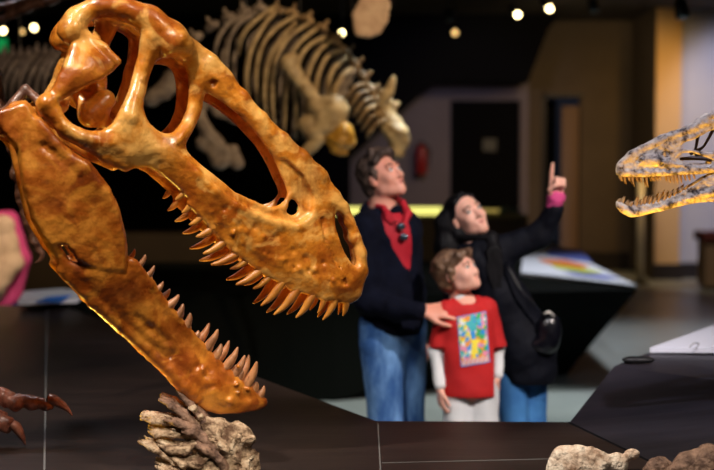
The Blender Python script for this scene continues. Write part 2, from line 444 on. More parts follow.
# ------------------------------------------------------------------ SDF modelling kit
class SDF:
    def __init__(s, lo, hi, vox):
        s.lo = np.array(lo, np.float64)
        s.vox = vox
        s.n = np.ceil((np.array(hi) - s.lo) / vox).astype(int) + 1
        s.F = np.full(s.n, 0.5, np.float32)
        s.ax = [(s.lo[i] + vox * np.arange(s.n[i])).astype(np.float32) for i in range(3)]

    def sub(s, lo, hi):
        sl = []
        for i in range(3):
            a = max(0, int(math.floor((lo[i] - s.lo[i]) / s.vox)))
            b = min(s.n[i], int(math.ceil((hi[i] - s.lo[i]) / s.vox)) + 1)
            if b <= a:
                return None, None
            sl.append(slice(a, b))
        g = (s.ax[0][sl[0]][:, None, None], s.ax[1][sl[1]][None, :, None], s.ax[2][sl[2]][None, None, :])
        return tuple(sl), g

    def mix(s, sl, d, k, cut=False):
        A = s.F[sl]
        if cut:
            d = -d
            h = np.maximum(k - np.abs(A - d), 0) / k
            s.F[sl] = np.maximum(A, d) + h * h * k * 0.25
        else:
            h = np.maximum(k - np.abs(A - d), 0) / k
            s.F[sl] = np.minimum(A, d) - h * h * k * 0.25

    def cap(s, a, b, ra, rb=None, k=0.02, cut=False):
        rb = ra if rb is None else rb
        a = np.array(a, float)
        b = np.array(b, float)
        m = max(ra, rb) + k + 3 * s.vox
        sl, g = s.sub(np.minimum(a, b) - m, np.maximum(a, b) + m)
        if sl is None:
            return s
        ab = b - a
        L2 = float(ab @ ab) + 1e-12
        p = [g[i] - np.float32(a[i]) for i in range(3)]
        t = np.clip((p[0] * ab[0] + p[1] * ab[1] + p[2] * ab[2]) / L2, 0, 1)
        d = np.sqrt((p[0] - t * ab[0]) ** 2 + (p[1] - t * ab[1]) ** 2 + (p[2] - t * ab[2]) ** 2) - (ra + (rb - ra) * t)
        s.mix(sl, d.astype(np.float32), k, cut)
        return s

    def chain(s, pts, k=0.02, cut=False):
        for (a, ra), (b, rb) in zip(pts[:-1], pts[1:]):
            s.cap(a, b, ra, rb, k, cut)
        return s

    def ball(s, c, r, k=0.02, cut=False):
        return s.cap(c, np.array(c) + 1e-5, r, r, k, cut)

    def ell(s, c, r, M=None, k=0.02, cut=False):
        """ellipsoid; M columns are its axes"""
        c = np.array(c, float)
        m = max(r) + k + 3 * s.vox
        sl, g = s.sub(c - m, c + m)
        if sl is None:
            return s
        M = np.eye(3) if M is None else np.array(M, float)
        p = [g[i] - np.float32(c[i]) for i in range(3)]
        q = [(p[0] * M[0, j] + p[1] * M[1, j] + p[2] * M[2, j]) for j in range(3)]
        k0 = np.sqrt(sum((q[j] / r[j]) ** 2 for j in range(3)))
        k1 = np.sqrt(sum((q[j] / r[j] ** 2) ** 2 for j in range(3))) + 1e-6
        s.mix(sl, (k0 * (k0 - 1) / k1).astype(np.float32), k, cut)
        return s

    def noise(s, amp, freq, seed=0, octv=3):
        rs = np.random.RandomState(seed)
        X, Y, Z = s.ax[0][:, None, None], s.ax[1][None, :, None], s.ax[2][None, None, :]
        near = np.abs(s.F) < amp * 4 + 3 * s.vox
        idx = np.nonzero(near)
        x, y, z = s.ax[0][idx[0]], s.ax[1][idx[1]], s.ax[2][idx[2]]
        tot = np.zeros(len(x), np.float32)
        for o in range(octv):
            f = freq * 1.9 ** o
            acc = 0
            for _ in range(3):
                d = rs.randn(3)
                d /= np.linalg.norm(d)
                d2 = rs.randn(3)
                ph = rs.rand() * 6.28
                acc = acc + np.sin(f * (d[0] * x + d[1] * y + d[2] * z) + ph + 1.3 * np.sin(f * 0.6 * (d2[0] * x + d2[1] * y + d2[2] * z)))
            tot += acc.astype(np.float32) / 3 / 1.7 ** o
        s.F[idx] += amp * tot
        return s

    def mesh(s):
        F = s.F.copy()
        F[0], F[-1] = 1, 1
        F[:, 0], F[:, -1] = 1, 1
        F[:, :, 0], F[:, :, -1] = 1, 1
        S = F < 0
        nx, ny, nz = F.shape
        cnt = np.zeros((nx - 1, ny - 1, nz - 1), np.int8)
        for i in (0, 1):
            for j in (0, 1):
                for k in (0, 1):
                    cnt += S[i:nx - 1 + i, j:ny - 1 + j, k:nz - 1 + k]
        act = (cnt > 0) & (cnt < 8)
        I = np.argwhere(act)
        ids = np.full(act.shape, -1, np.int64)
        ids[act] = np.arange(len(I))
        pos = np.zeros((len(I), 3))
        num = np.zeros(len(I))
        cor = [(i, j, k) for i in (0, 1) for j in (0, 1) for k in (0, 1)]
        for a in cor:
            for ax in range(3):
                if a[ax]:
                    continue
                b = list(a)
                b[ax] = 1
                fa = F[I[:, 0] + a[0], I[:, 1] + a[1], I[:, 2] + a[2]]
                fb = F[I[:, 0] + b[0], I[:, 1] + b[1], I[:, 2] + b[2]]
                c = (fa < 0) != (fb < 0)
                t = np.where(c, fa / np.where(c, fa - fb, 1), 0)
                pa = I + np.array(a)
                q = pa.astype(float)
                q[:, ax] += t
                pos[c] += q[c]
                num[c] += 1
        pos = pos / num[:, None] * s.vox + s.lo
        faces = []
        for ax in range(3):
            sl0 = [slice(None)] * 3
            sl1 = [slice(None)] * 3
            sl0[ax] = slice(0, -1)
            sl1[ax] = slice(1, None)
            ch = S[tuple(sl0)] != S[tuple(sl1)]
            E = np.argwhere(ch)
            o1, o2 = [(1, 2), (2, 0), (0, 1)][ax]
            ok = (E[:, o1] > 0) & (E[:, o2] > 0) & (E[:, o1] < F.shape[o1] - 1) & (E[:, o2] < F.shape[o2] - 1)
            E = E[ok]
            q = []
            for d1, d2 in ((1, 1), (0, 1), (0, 0), (1, 0)):
                C = E.copy()
                C[:, o1] -= d1
                C[:, o2] -= d2
                q.append(ids[C[:, 0], C[:, 1], C[:, 2]])
            q = np.stack(q, 1)
            ins = S[E[:, 0], E[:, 1], E[:, 2]]
            q[~ins] = q[~ins][:, ::-1]
            faces.append(q)
        return pos, np.concatenate(faces)

    def build(s, name, m, parent=None, world=True, whole=False):
        v, f = s.mesh()
        if whole:                      # drop loose chips, keep the largest piece
            lab = np.arange(len(v))
            while True:
                mn = lab[f].min(1)
                new = lab.copy()
                for k in range(4):
                    np.minimum.at(new, f[:, k], mn)
                new = new[new]
                if (new == lab).all():
                    break
                lab = new
            big = np.bincount(lab).argmax()
            f = f[lab[f[:, 0]] == big]
            used = np.unique(f)
            mp_ = np.zeros(len(v), int)
            mp_[used] = np.arange(len(used))
            v, f = v[used], mp_[f]
        return obj(name, v, f, m, parent, True, world)

    def front(s, x, z):
        """world y of the surface seen from -y at x,z"""
        i = int(round((x - s.lo[0]) / s.vox))
        k = int(round((z - s.lo[2]) / s.vox))
        i = min(max(i, 0), s.n[0] - 1)
        k = min(max(k, 0), s.n[2] - 1)
        c = s.F[i, :, k]
        w = np.nonzero(c < 0)[0]
        if not len(w):
            return None
        j = w[0]
        if j == 0:
            return float(s.ax[1][0])
        t = c[j - 1] / (c[j - 1] - c[j])
        return float(s.ax[1][j - 1] + t * s.vox)


def poly_sd(poly, X, Z):
    """signed distance to a polygon, negative inside"""
    d = np.full(X.shape, 1e9)
    ins = np.zeros(X.shape, bool)
    n = len(poly)
    for i in range(n):
        a = np.array(poly[i], float)
        b = np.array(poly[(i + 1) % n], float)
        e = b - a
        px, pz = X - a[0], Z - a[1]
        t = np.clip((px * e[0] + pz * e[1]) / (e @ e + 1e-12), 0, 1)
        d = np.minimum(d, (px - t * e[0]) ** 2 + (pz - t * e[1]) ** 2)
        c = (a[1] > Z) != (b[1] > Z)
        xc = (b[0] - a[0]) * (Z - a[1]) / (b[1] - a[1] + 1e-12) + a[0]
        ins ^= c & (X < xc)
    d = np.sqrt(d)
    return np.where(ins, -d, d)


def smooth_poly(poly, sub=3):
    out = []
    n = len(poly)
    P_ = [np.array(p, float) for p in poly]
    for i in range(n):
        a, b, c, d = P_[i - 1], P_[i], P_[(i + 1) % n], P_[(i + 2) % n]
        for k in range(sub):
            t = k / sub
            out.append(0.5 * ((2 * b) + (-a + c) * t + (2 * a - 5 * b + 4 * c - d) * t * t + (-a + 3 * b - 3 * c + d) * t ** 3))
    return out


class Frame:
    """upright plane turned by yaw: local x right, y away, z up"""
    def __init__(s, px, py, Y, yaw):
        s.o = P(px, py, Y)
        s.yaw = yaw
        c, q = math.cos(yaw), math.sin(yaw)
        s.ex = np.array([c, q, 0])
        s.ey = np.array([-q, c, 0])
        s.cam = np.array([0, 0, CAMZ])

    def at(s, px, py, y):
        """point of the local plane y=const seen at the pixel"""
        r = ray(px, py)
        t = (y + (s.o - s.cam) @ s.ey) / (r @ s.ey)
        p = s.cam + r * t - s.o
        return np.array([p @ s.ex, y, p[2]])

    def on(s, px, py, c, off=0.0):
        y = -0.1
        for _ in range(6):
            p = s.at(px, py, y)
            y = -(float(c(p[0], p[2])) + off)
        return s.at(px, py, y)


def plate(S, poly, holes, c, t, r, k=0.012, sign=(-1, 1), cut=None, tfun=None):
    """mirror pair of plates following half-width c(x,z), half thickness t, edge rounding r"""
    X, Z = np.meshgrid(S.ax[0], S.ax[2], indexing='ij')
    D = poly_sd(poly, X, Z)
    for h in holes:
        D = np.maximum(D, -poly_sd(h, X, Z))
    C = c(X, Z)
    T = t if tfun is None else tfun(X, Z, D)
    Y = S.ax[1][None, :, None]
    for sg in sign:
        yy = np.abs(sg * Y - C[:, None, :]) - (T if np.isscalar(T) else T[:, None, :]) + r
        dd = D[:, None, :] + r
        d = np.sqrt(np.maximum(yy, 0) ** 2 + np.maximum(dd, 0) ** 2) + np.minimum(np.maximum(yy, dd), 0) - r
        S.mix((slice(None), slice(None), slice(None)), d.astype(np.float32), k)


def sm(a, b, x):
    t = np.clip((x - a) / (b - a), 0, 1)
    return t * t * (3 - 2 * t)


# ================================================================== SETTING
struct('floor', MB().box(-14, 12, -3, 30, -0.1, 0), M_FLOOR)
struct('ceiling', MB().box(-14, 12, -3, 30, 4.1, 4.2), M_CEIL)
# back wall, grey stretch with a door opening, then a brown stretch with a second opening
xg0, xg1 = P(150, 200, 22)[0], P(528, 200, 22)[0]
dx0, dx1 = P(450, 200, 22)[0], P(520, 200, 22)[0]
dz = P(450, 100, 22)[2]
struct('wall_back', MB().box(-14, dx0, 22, 22.2, 0, 4.1).box(dx0, dx1, 22, 22.2, dz, 4.1).box(dx1, xg1, 22, 22.2, 0, 4.1), M_WGREY)
d1 = struct('door_1', MB().box(dx0 + .02, dx1 - .02, 22.06, 22.12, 0, dz - .02), M_BLACK)
bx = P(490, 145, 22)
MB().box(bx[0] - .11, bx[0] + .11, 22.04, 22.06, bx[2] - .1, bx[2] + .1).build('door_sign', M_SIGN, d1)
MB().tube([(dx0 + .12, 22.02, 1.0), (dx0 + .26, 22.02, 1.0)], .015).build('door_handle', M_STEEL, d1)
ex0, ex1 = P(545, 200, 22)[0], P(580, 200, 22)[0]
ez = P(545, 97, 22)[2]
xr = P(672, 200, 22)[0]
struct('wall_brown', MB().box(xg1, ex0, 22, 22.2, 0, 4.1).box(ex0, ex1, 22, 22.2, ez, 4.1).box(ex1, xr + 1, 22, 22.2, 0, 4.1), M_WBROWN)
xm = P(562, 200, 22)[0]
struct('doorway_dark', MB().box(ex0, xm, 22.7, 22.75, 0, ez), M_BLACK)  # black sheet standing in for the dark interior behind the opening
struct('door_3', MB().box(xm, ex1 - .02, 22.06, 22.12, 0, P(562, 106, 22)[2]), mat('tan_door_panel', (0.2, 0.12, 0.065), rough=0.7))
struct('trim_1', MB().box(ex0 - .06, ex0, 21.96, 22.0, 0, ez + .06).box(ex0 - .06, ex1 + .06, 21.96, 22.0, ez, ez + .06), M_BASEB)
struct('baseboard_back', MB().box(xg1, ex0 - .06, 21.95, 22, 0, .3).box(ex1, xr + 1, 21.95, 22, 0, .3), M_BASEB)
# ochre pier and blue-lit wall nearer on the right
y0 = 20.2
xa, xb = P(655, 200, y0)[0], P(680, 200, y0)[0]
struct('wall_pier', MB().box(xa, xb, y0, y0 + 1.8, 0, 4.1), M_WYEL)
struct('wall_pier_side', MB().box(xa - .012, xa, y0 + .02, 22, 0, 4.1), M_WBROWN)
struct('wall_right', MB().box(xb, 12, y0 + .25, y0 + .45, 0, 4.1), M_WBLUE)
struct('baseboard_right', MB().box(xa - .04, xb + .04, y0 - .06, y0, 0, .24).box(xb + .04, 12, y0 + .19, y0 + .25, 0, .24), M_BASEB)
struct('wall_side_left', MB().box(-14.1, -14, -3, 30, 0, 4.1), M_BLACK)
struct('wall_side_right', MB().box(12, 12.1, -3, 30, 0, 4.1), M_WBROWN)
struct('wall_front', MB().box(-14, 12, -3.1, -3, 0, 4.1), M_BLACK)
# dark soffit / stair mass in front of the grey wall
sp = [(-330, -40), (560, -40), (548, 30), (528, 82), (435, 82), (350, 158), (350, 300), (-330, 300)]
Ys = 21.0
a = [P(x, y, Ys) for x, y in sp]
a = [(p[0], Ys, min(max(p[2], 0.001), 4.099)) for p in a]
struct('wall_dark_soffit', MB().loft(a, [(p[0], Ys + .9, p[2]) for p in a]), M_BLACK)

# ---- fire extinguisher on grey wall
fe = P(421, 158, 21.9)
ext = empty('fire_extinguisher', (fe[0], 21.9, fe[2] - .27))
MB().tube([(fe[0], 21.85, fe[2] - .27), (fe[0], 21.85, fe[2] - .25), (fe[0], 21.85, fe[2] + .1), (fe[0], 21.85, fe[2] + .17), (fe[0], 21.85, fe[2] + .22)],
          [.09, .1, .1, .08, .03], 14, 1).build('cylinder_body', M_RED, ext, True)
MB().box(fe[0] - .05, fe[0] + .05, 21.83, 21.87, fe[2] + .2, fe[2] + .27).build('valve_handle', M_STEEL, ext)
MB().tube([(fe[0] + .03, 21.84, fe[2] + .23), (fe[0] + .13, 21.84, fe[2] + .15), (fe[0] + .13, 21.84, fe[2] - .12)], .014).build('hose', M_STEEL, ext, True)
MB().box(fe[0] - .03, fe[0] + .03, 21.93, 22.0, fe[2] - .1, fe[2] + .1).build('wall_bracket', M_STEEL, ext)
tag(ext, 'red fire extinguisher hanging on the grey far wall left of the black door', 'fire extinguisher')

# ---- long case with a yellow strip light behind the man
Yc = 17.0
cl, cr_, cz = P(300, 208, Yc)[0], P(528, 208, Yc)[0], P(400, 215, Yc)[2]
case = empty('wall_display_case', ((cl + cr_) / 2, Yc + .4, 0))
MB().box(cl, cr_, Yc, Yc + .9, 0, cz - .04).build('cabinet', M_BROWNC, case)
MB().box(cl, P(442, 208, Yc)[0], Yc + .02, Yc + .1, cz + .0, cz + .1).build('strip_light', M_GLOW, case)
MB().box(cl, cr_, Yc - .03, Yc + .93, cz - .04, cz).build('case_top', mat('case_rim_olive', (0.2, 0.17, 0.05), rough=.5), case)
MB().box(P(478, 205, Yc)[0], P(500, 205, Yc)[0], Yc + .1, Yc + .2, cz + .03, cz + .07).build('strip_light', M_DIM, case)
tag(case, 'long brown display case with glowing yellow strip light behind the man', 'display case')
for i, (px, py, r_) in enumerate(((487, 212, .055), (501, 213, .06), (515, 209, .055))):
    q = P(px, py, Yc + .4)
    S = SDF((q[0] - .25, Yc + .1, cz - .05), (q[0] + .25, Yc + .7, cz + .4), .02)
    S.ell((q[0], Yc + .4, cz + r_ * .8), (r_ * 1.2, r_, r_ * .85)).ball((q[0] + .07, Yc + .36, cz + r_ * 1.2), r_ * .5)
    S.noise(.01, 18, i)
    tag(S.build('mineral_specimen', M_GLASS), ['teal rounded specimen on the far case, nearest the dark-haired woman', 'middle teal specimen on the far case beside the woman',
        'rightmost teal specimen on the far case, below the black door'][i], 'specimen', 'specimens on the far case')

# ---- slim post on the floor far right
pp = PZ(640, 284, 0)
po = empty('metal_post', pp)
MB().tube([(pp[0], pp[1], .03), (pp[0], pp[1], 1.62)], .055, 12, 1).build('shaft', M_POST, po, True)
MB().tube([(pp[0], pp[1], 0), (pp[0], pp[1], .03)], .13, 16, 1).build('base_flange', M_STEEL, po, True)
tag(po, 'slim pale metal post standing on the floor below the small dinosaur skull', 'post')

# ---- bench far right
bq = P(706, 240, 18.6)
bench = empty('bench', (bq[0] + .5, 18.6, 0))
MB().box(bq[0] - .1, bq[0] + 1.4, 18.4, 18.9, bq[2], bq[2] + .12).build('seat_cushion', M_DRED, bench)
MB().box(bq[0] - .05, bq[0] + 1.35, 18.45, 18.85, 0.05, bq[2]).build('bench_base', M_BENCH, bench)
MB().box(bq[0] - .0, bq[0] + 1.3, 18.5, 18.8, 0, .05).build('plinth_foot', M_BASEB, bench)
tag(bench, 'tan bench with dark red cushion by the blue lit wall', 'bench')

# ================================================================== PLINTH behind the people
zt = 0.75
A = PZ(637, 290, zt)
B = PZ(521, 276, zt)
Cc = PZ(523, 256, zt + .0)
Dd = PZ(552, 247, zt + .0)
left_t = [PZ(521, 276, zt), PZ(330, 300, zt), PZ(60, 300, zt), PZ(-60, 285, zt), PZ(-60, 268, zt), PZ(400, 262, zt)]
top = [A, Dd, Cc, PZ(400, 262, zt), PZ(90, 262, zt), PZ(90, 292, zt), PZ(335, 296, zt)]
ctr = sum(top) / len(top)
bl = [PZ(566, 375, 0), None]
bot = [PZ(566, 375, 0), (1.9, 13.4, 0), (1.6, 13.4, 0), (0.4, 13.0, 0), (-2.0, 13.0, 0), (PZ(90, 405, 0)[0], 9.75, 0), (PZ(335, 405, 0)[0], 9.75, 0)]
plin = empty('exhibit_plinth', (0, 11, 0))
MB().loft([tuple(p) for p in bot], [tuple(p) for p in top]).build('plinth_body', M_PLINTH, plin)
gp = [A + (0, 0, .004), Dd + (0, 0, .004), Cc + (0, 0, .004), B + (0, 0, .004)]
gp = [tuple(p) for p in gp]
MB().loft(gp, [(p[0], p[1], p[2] + .03) for p in gp]).build('graphic_panel', M_WHITE, plin)
zg = zt + .036
for pts, colr, nm in (
    ([(550, 246), (580, 250), (592, 262), (572, 260), (547, 256)], (0.12, 0.16, 0.5), 'blue'),
    ([(537, 259), (565, 260), (590, 266), (580, 269), (545, 263)], (0.75, 0.2, 0.05), 'orange'),
    ([(550, 264), (580, 268), (604, 272), (585, 274), (556, 268)], (0.5, 0.55, 0.04), 'green'),
    ([(563, 271), (590, 273), (620, 278), (606, 279), (575, 275)], (0.1, 0.13, 0.5), 'blue'),
):
    q = [PZ(x, y, zg) for x, y in pts]
    MB().loft([(p[0], p[1], zg) for p in q], [(p[0], p[1], zg + .002) for p in q]).build('printed_%s_band' % nm, mat('print_' + nm + '_' + str(pts[0][0]), colr, rough=.5), plin)
tag(plin, 'large black angular plinth behind the family with a white rainbow-striped graphic top', 'plinth')

# brown low wall behind at left
q0, q1 = P(-60, 234, 15)[0], P(300, 234, 15)[0]
bw = MB().box(q0, q1, 15, 15.6, 0, P(100, 234, 15)[2]).build('low_cabinet', M_BROWNC)
tag(origin_to(bw, ((q0 + q1) / 2, 15.3, 0)), 'low brown cabinet standing in the dark beyond the open jaws', 'cabinet')

# ================================================================== FOREGROUND PLATFORM
ZP = 0.85
pa = PZ(570, 422, ZP)
pb = PZ(670, 470, ZP)
pbe = pa + (pb - pa) * 2.2
e1, e2, e3 = PZ(-160, 304, ZP), PZ(65, 306, ZP), PZ(376, 421, ZP)
poly = [(-4.2, 2.2), (pbe[0], 2.2), (pbe[0], pbe[1]), tuple(pa[:2]), tuple(e3[:2]), tuple(e2[:2]), tuple(e1[:2]), (-4.2, e1[1])]
cx, cy = -1.0, 4.0
und = [(cx + (x - cx) * .96, cy + (y - cy) * .96) for x, y in poly]
plat = empty('exhibit_platform', (cx, cy, 0))
MB().loft([(x, y, 0) for x, y in und], [(x, y, ZP - .05) for x, y in poly]).build('platform_base', M_PLINTH, plat)
MB().prism(poly, ZP - .05, ZP).build('platform_top', M_PLAT, plat)


def seam(p, q, wd=.003):
    p, q = PZ(*p, ZP), PZ(*q, ZP)
    d = q - p
    d = d / np.linalg.norm(d)
    n = np.array([-d[1], d[0], 0]) * wd
    pts = [p - n, q - n, q + n, p + n]
    MB().prism([tuple(x[:2]) for x in pts], ZP - .002, ZP + .0015).build('seam_strip', M_SEAM, plat)


seam((47, 309), (43.5, 520))
seam((378, 424), (383, 520), .002)
seam((382, 463), (640, 457), .0015)
tag(plat, 'wide dark brown platform with pale seams under the big skull and rocks', 'platform')

_d = (pbe - pa) / np.linalg.norm(pbe - pa)
_n = np.array([-_d[1], _d[0], 0])
MB().prism([tuple(x[:2]) for x in (pa - _n * .001, pbe - _n * .001, pbe - _n * .012, pa - _n * .012)], ZP - .001, ZP + .001).build('joint_gap', M_BLACK, plat)
# raised faceted block on the right
zr = 0.955
c_ = PZ(614.5, 366, zr)
d_ = PZ(714, 380, zr)
de = c_ + (d_ - c_) * 2.0
e_ = PZ(645, 354, zr + .01)
h_ = PZ(714, 330, zr + .01)
he = e_ + (h_ - e_) * 2.0
blk = empty('faceted_block', ((c_[0] + de[0]) / 2, 5.0, 0))
tp = [pa, pbe, de, he, e_, c_]
vb = [(p[0], p[1], 0) for p in (pa + (0.25, 0.1, 0), pbe + (.03, 0, 0), de + (-.03, 0, 0), he + (-.03, -.05, 0), e_ + (.2, -.1, 0), c_ + (0.3, 0, 0))]
v = [tuple(p) for p in tp] + vb
MB().add(v, [(0, 1, 2, 5), (5, 2, 3, 4), (11, 10, 9, 8, 7, 6), (6, 7, 1, 0), (7, 8, 2, 1), (8, 9, 3, 2), (9, 10, 4, 3), (10, 11, 5, 4), (11, 6, 0, 5)]).build('block_body', M_PLATR, blk)
f0 = PZ(760, 355, zr + .012)
q = [e_ + (.02, .0, .006), f0 + (.3, 0, .006), he + (.3, -.1, .006), he + (-.02, -.02, .006)]
MB().loft(q, [p + (0, 0, .02) for p in q]).build('label_panel', mat('label_lavender', (0.55, 0.57, 0.66), rough=.5), blk)
sk = [PZ(690, 347, zr + .039), PZ(694, 343, zr + .039), PZ(699, 344, zr + .039), PZ(696, 348, zr + .039)]
MB().tube([p for p in sk], .003, 6, 2).build('printed_sketch', mat('sketch_grey', (.25, .25, .27), rough=.6), blk)
tag(blk, 'raised dark faceted block at right with white label panel on top', 'plinth')
S = SDF((c_[0] - .05, c_[1] - .1, zr - .03), (c_[0] + .3, c_[1] + .3, zr + .08), .006)
g0, g1 = PZ(628, 361, zr + .02), PZ(648, 358, zr + .02)
S.ell((g0 + g1) / 2, (np.linalg.norm(g1 - g0) * .55, .03, .016))
S.noise(.003, 40, 3)
tag(S.build('touch_fossil', M_STEEL), 'small dark fossil lying on the raised block beside the white label', 'fossil')

# ================================================================== BIG SKULL
FR = Frame(190, 190, 3.85, R(17))
ax_d = None
_a = FR.at(30, 60, -.15)
_b = FR.at(360, 290, -.05)
AX = (_b - _a)[[0, 2]]
AL = float(np.linalg.norm(AX))
AX = AX / AL
NX = np.array([-AX[1], AX[0]])      # dorsal direction


def c_skull(x, z):
    dx, dzz = x - _a[0], z - _a[2]
    s_ = (dx * AX[0] + dzz * AX[1]) / AL
    n_ = dx * NX[0] + dzz * NX[1]
    c = 0.17 - 0.035 * sm(0.15, 0.45, s_) - 0.094 * sm(0.35, 0.92, s_)
    c = c - 0.03 * sm(0.93, 1.05, s_)
    c = c * (1 - 0.28 * sm(0.02, 0.16, n_))
    return c


def c_jaw(x, z):
    dx, dzz = x - _j0[0], z - _j0[2]
    s_ = (dx * JX[0] + dzz * JX[1]) / JL
    return 0.16 - 0.10 * sm(0.1, 0.9, s_) - 0.03 * sm(0.86, 1.02, s_)


_j0 = FR.at(10, 110, -.15)
_j1 = FR.at(262, 405, -.04)
JX = (_j1 - _j0)[[0, 2]]
JL = float(np.linalg.norm(JX))
JX = JX / JL

skull = empty('dinosaur_skull', FR.o, FR.yaw)
K = lambda px, py, off=0.0: FR.on(px, py, c_skull, off)
J = lambda px, py, off=0.0: FR.on(px, py, c_jaw, off)
xz = lambda p: (p[0], p[2])
outer = [(57, 33), (62, 20), (74, 7), (90, 0), (108, -1), (128, 2), (147, 9), (166, 20), (182, 30), (193, 40), (200, 46), (214, 55), (226, 69), (240, 90),
         (258, 112), (280, 132), (298, 150), (320, 166), (335, 190), (346, 206), (358, 228), (366, 255), (367, 272), (362, 290), (356, 301), (345, 302),
         (325, 298), (300, 291), (275, 278), (255, 266), (235, 250), (215, 228), (200, 212), (185, 197), (172, 184), (160, 173), (148, 167), (138, 168),
         (126, 171), (112, 164), (95, 154), (78, 145), (62, 138), (50, 124), (38, 113), (36, 102), (42, 95), (52, 92), (58, 80), (68, 55), (73, 42), (63, 41)]
holeAB = [(85, 29), (92, 20), (106, 15), (125, 19), (140, 29), (142, 40), (137, 62), (131, 85), (123, 105), (114, 122), (104, 129), (90, 131), (75, 126),
          (64, 116), (59, 104), (65, 98), (85, 88), (104, 78), (117, 66), (118, 59), (105, 48), (90, 36)]
orbit = [(150, 74), (145, 92), (143, 108), (149, 123), (162, 133), (174, 132), (184, 121), (188, 106), (189, 88), (187, 72), (180, 60), (166, 58), (156, 62)]
antorb = [(205, 92), (216, 97), (230, 107), (249, 125), (266, 146), (276, 164), (283, 181), (287, 194), (280, 204), (266, 207), (250, 200), (235, 192),
          (216, 177), (200, 164), (187, 151), (187, 140), (195, 127), (202, 110)]
naris = [(336, 212), (335, 222), (338, 236), (343, 250), (350, 262), (355, 266), (359, 259), (357, 244), (350, 227), (343, 215)]
maxf = [(285, 203), (288, 199), (294, 200), (298, 206), (296, 213), (291, 215), (286, 211)]
lacf = [(208, 80), (212, 76), (219, 79), (220, 85), (214, 87), (208, 85)]
S = SDF((-0.66, -0.27, -0.42), (0.56, 0.27, 0.64), 0.0058)
PO = [xz(K(*p)) for p in outer]
HO = [[xz(p) for p in smooth_poly([K(*q) for q in h], 2)] for h in (holeAB, orbit, antorb, naris, maxf)]


def tf(X, Z, D):
    return 0.016 + 0.012 * sm(0.0, -0.05, D)


plate(S, PO, HO, c_skull, 0.02, 0.013, tfun=tf)


def kc(pts, k=.02, cut=False, both=True):
    """chain of (px,py,radius px,[lateral offset m]) on the near side and mirrored"""
    q = []
    for p in pts:
        a_ = K(p[0], p[1], p[3] if len(p) > 3 else 0)
        q.append((a_, p[2] * .00285))
    S.chain(q, k, cut)
    if both:
        S.chain([(a_ * (1, -1, 1), r_) for a_, r_ in q], k, cut)


# temporal arch, brow boss, bars
kc([(67, 32, 8.5), (75, 18, 8), (93, 8, 7), (115, 6, 7.5), (138, 13, 9), (158, 27, 11, .006), (176, 41, 13, .02)], .015)
kc([(176, 43, 14, .022), (183, 48, 10, .022)])
kc([(151, 38, 10, .005), (143, 65, 5, .004), (137, 92, 5), (128, 118, 8), (114, 138, 9)], .014)
kc([(70, 32, 6), (86, 36, 4), (104, 48, 4.2, .014), (117, 61, 4, .02)], .008)
kc([(74, 48, 4), (64, 78, 4), (52, 97, 5)], .014)
kc([(46, 104, 9, .006), (54, 113, 6, .004), (63, 126, 5, .006), (80, 137, 6, .006), (104, 144, 6)], .012)
kc([(62, 134, 3), (82, 144, 3), (105, 158, 3.5), (125, 167, 4)], .01)
# lacrimal and nasal bars
kc([(199, 56, 6), (196, 80, 4.5), (195, 100, 4), (190, 120, 5), (178, 139, 6)], .012)
kc([(204, 56, 7, -.004), (220, 71, 6), (240, 95, 5.5), (260, 119, 5.5), (284, 145, 7), (304, 168, 7)], .012)
kc([(207, 90, 2.5, .002), (224, 99, 2.5, .002)], .006)
# antorbital fossa: shallow recess bounded by a ridge
foss = [(176, 146), (196, 168), (215, 187), (235, 201), (255, 212), (278, 221), (298, 224), (311, 214), (312, 196), (303, 176), (285, 160), (270, 158), (255, 150), (230, 140), (200, 130)]
FO = [xz(K(*q)) for q in foss]
X2, Z2 = np.meshgrid(S.ax[0], S.ax[2], indexing='ij')
Df = poly_sd(FO, X2, Z2)
Cf = c_skull(X2, Z2)
yy = (Cf + 0.012)[:, None, :] - np.abs(S.ax[1])[None, :, None]
dcut = np.maximum(Df[:, None, :], yy).astype(np.float32)
S.mix((slice(None),) * 3, dcut, .008, True)
kc([(176, 154, 3.5, .018), (196, 173, 3.5, .02), (215, 191, 3.4, .021), (235, 205, 3.4, .021), (256, 216, 3.4, .021), (279, 225, 3.6, .02), (299, 227, 3.4, .02),
    (313, 215, 3, .014), (315, 196, 2.6, .014), (306, 176, 2.2, .014)], .012)
kc([(238, 195, 2, .004), (254, 203, 2.2, .004), (270, 210, 2.6, .006), (285, 207, 2.6, .006), (291, 193, 2, .004)], .006)
# grooves and foramina on the maxilla
for i in range(22):
    t_ = i / 21
    px = 190 + t_ * 155 + rnd.uniform(-2, 2)
    py = 196 + t_ * 88 - 14 * math.sin(math.pi * t_) * -1 + rnd.uniform(-3, 3)
    p_ = K(px, py, .0265)
    S.ball(p_, .0035 + rnd.random() * .002, .006, bool(i % 3))
for i in range(16):
    p_ = K(215 + i * 8.5 + rnd.uniform(-3, 3), 205 + i * 4.6 + rnd.uniform(-2, 20), .0275)
    S.ball(p_, .004 + rnd.random() * .003, .01, bool(i % 2))
kc([(172, 178, 1.4, .028), (200, 203, 1.4, .028), (228, 234, 1.4, .026), (262, 262, 1.4, .026), (300, 283, 1.2, .026)], .006, True)
kc([(322, 218, 1.6, .024), (326, 240, 1.8, .024), (336, 262, 1.6, .022), (346, 284, 1.4, .02)], .006, True)
kc([(344, 270, 4, .004), (353, 282, 4, 0), (356, 295, 3, 0)], .012)
# tooth sockets rim
kc([(190, 203, 3.5, .004), (214, 229, 4, .004), (236, 251, 4, .004), (262, 270, 4, .002), (292, 287, 4, 0), (324, 297, 4, 0), (350, 300, 4, 0)], .01)
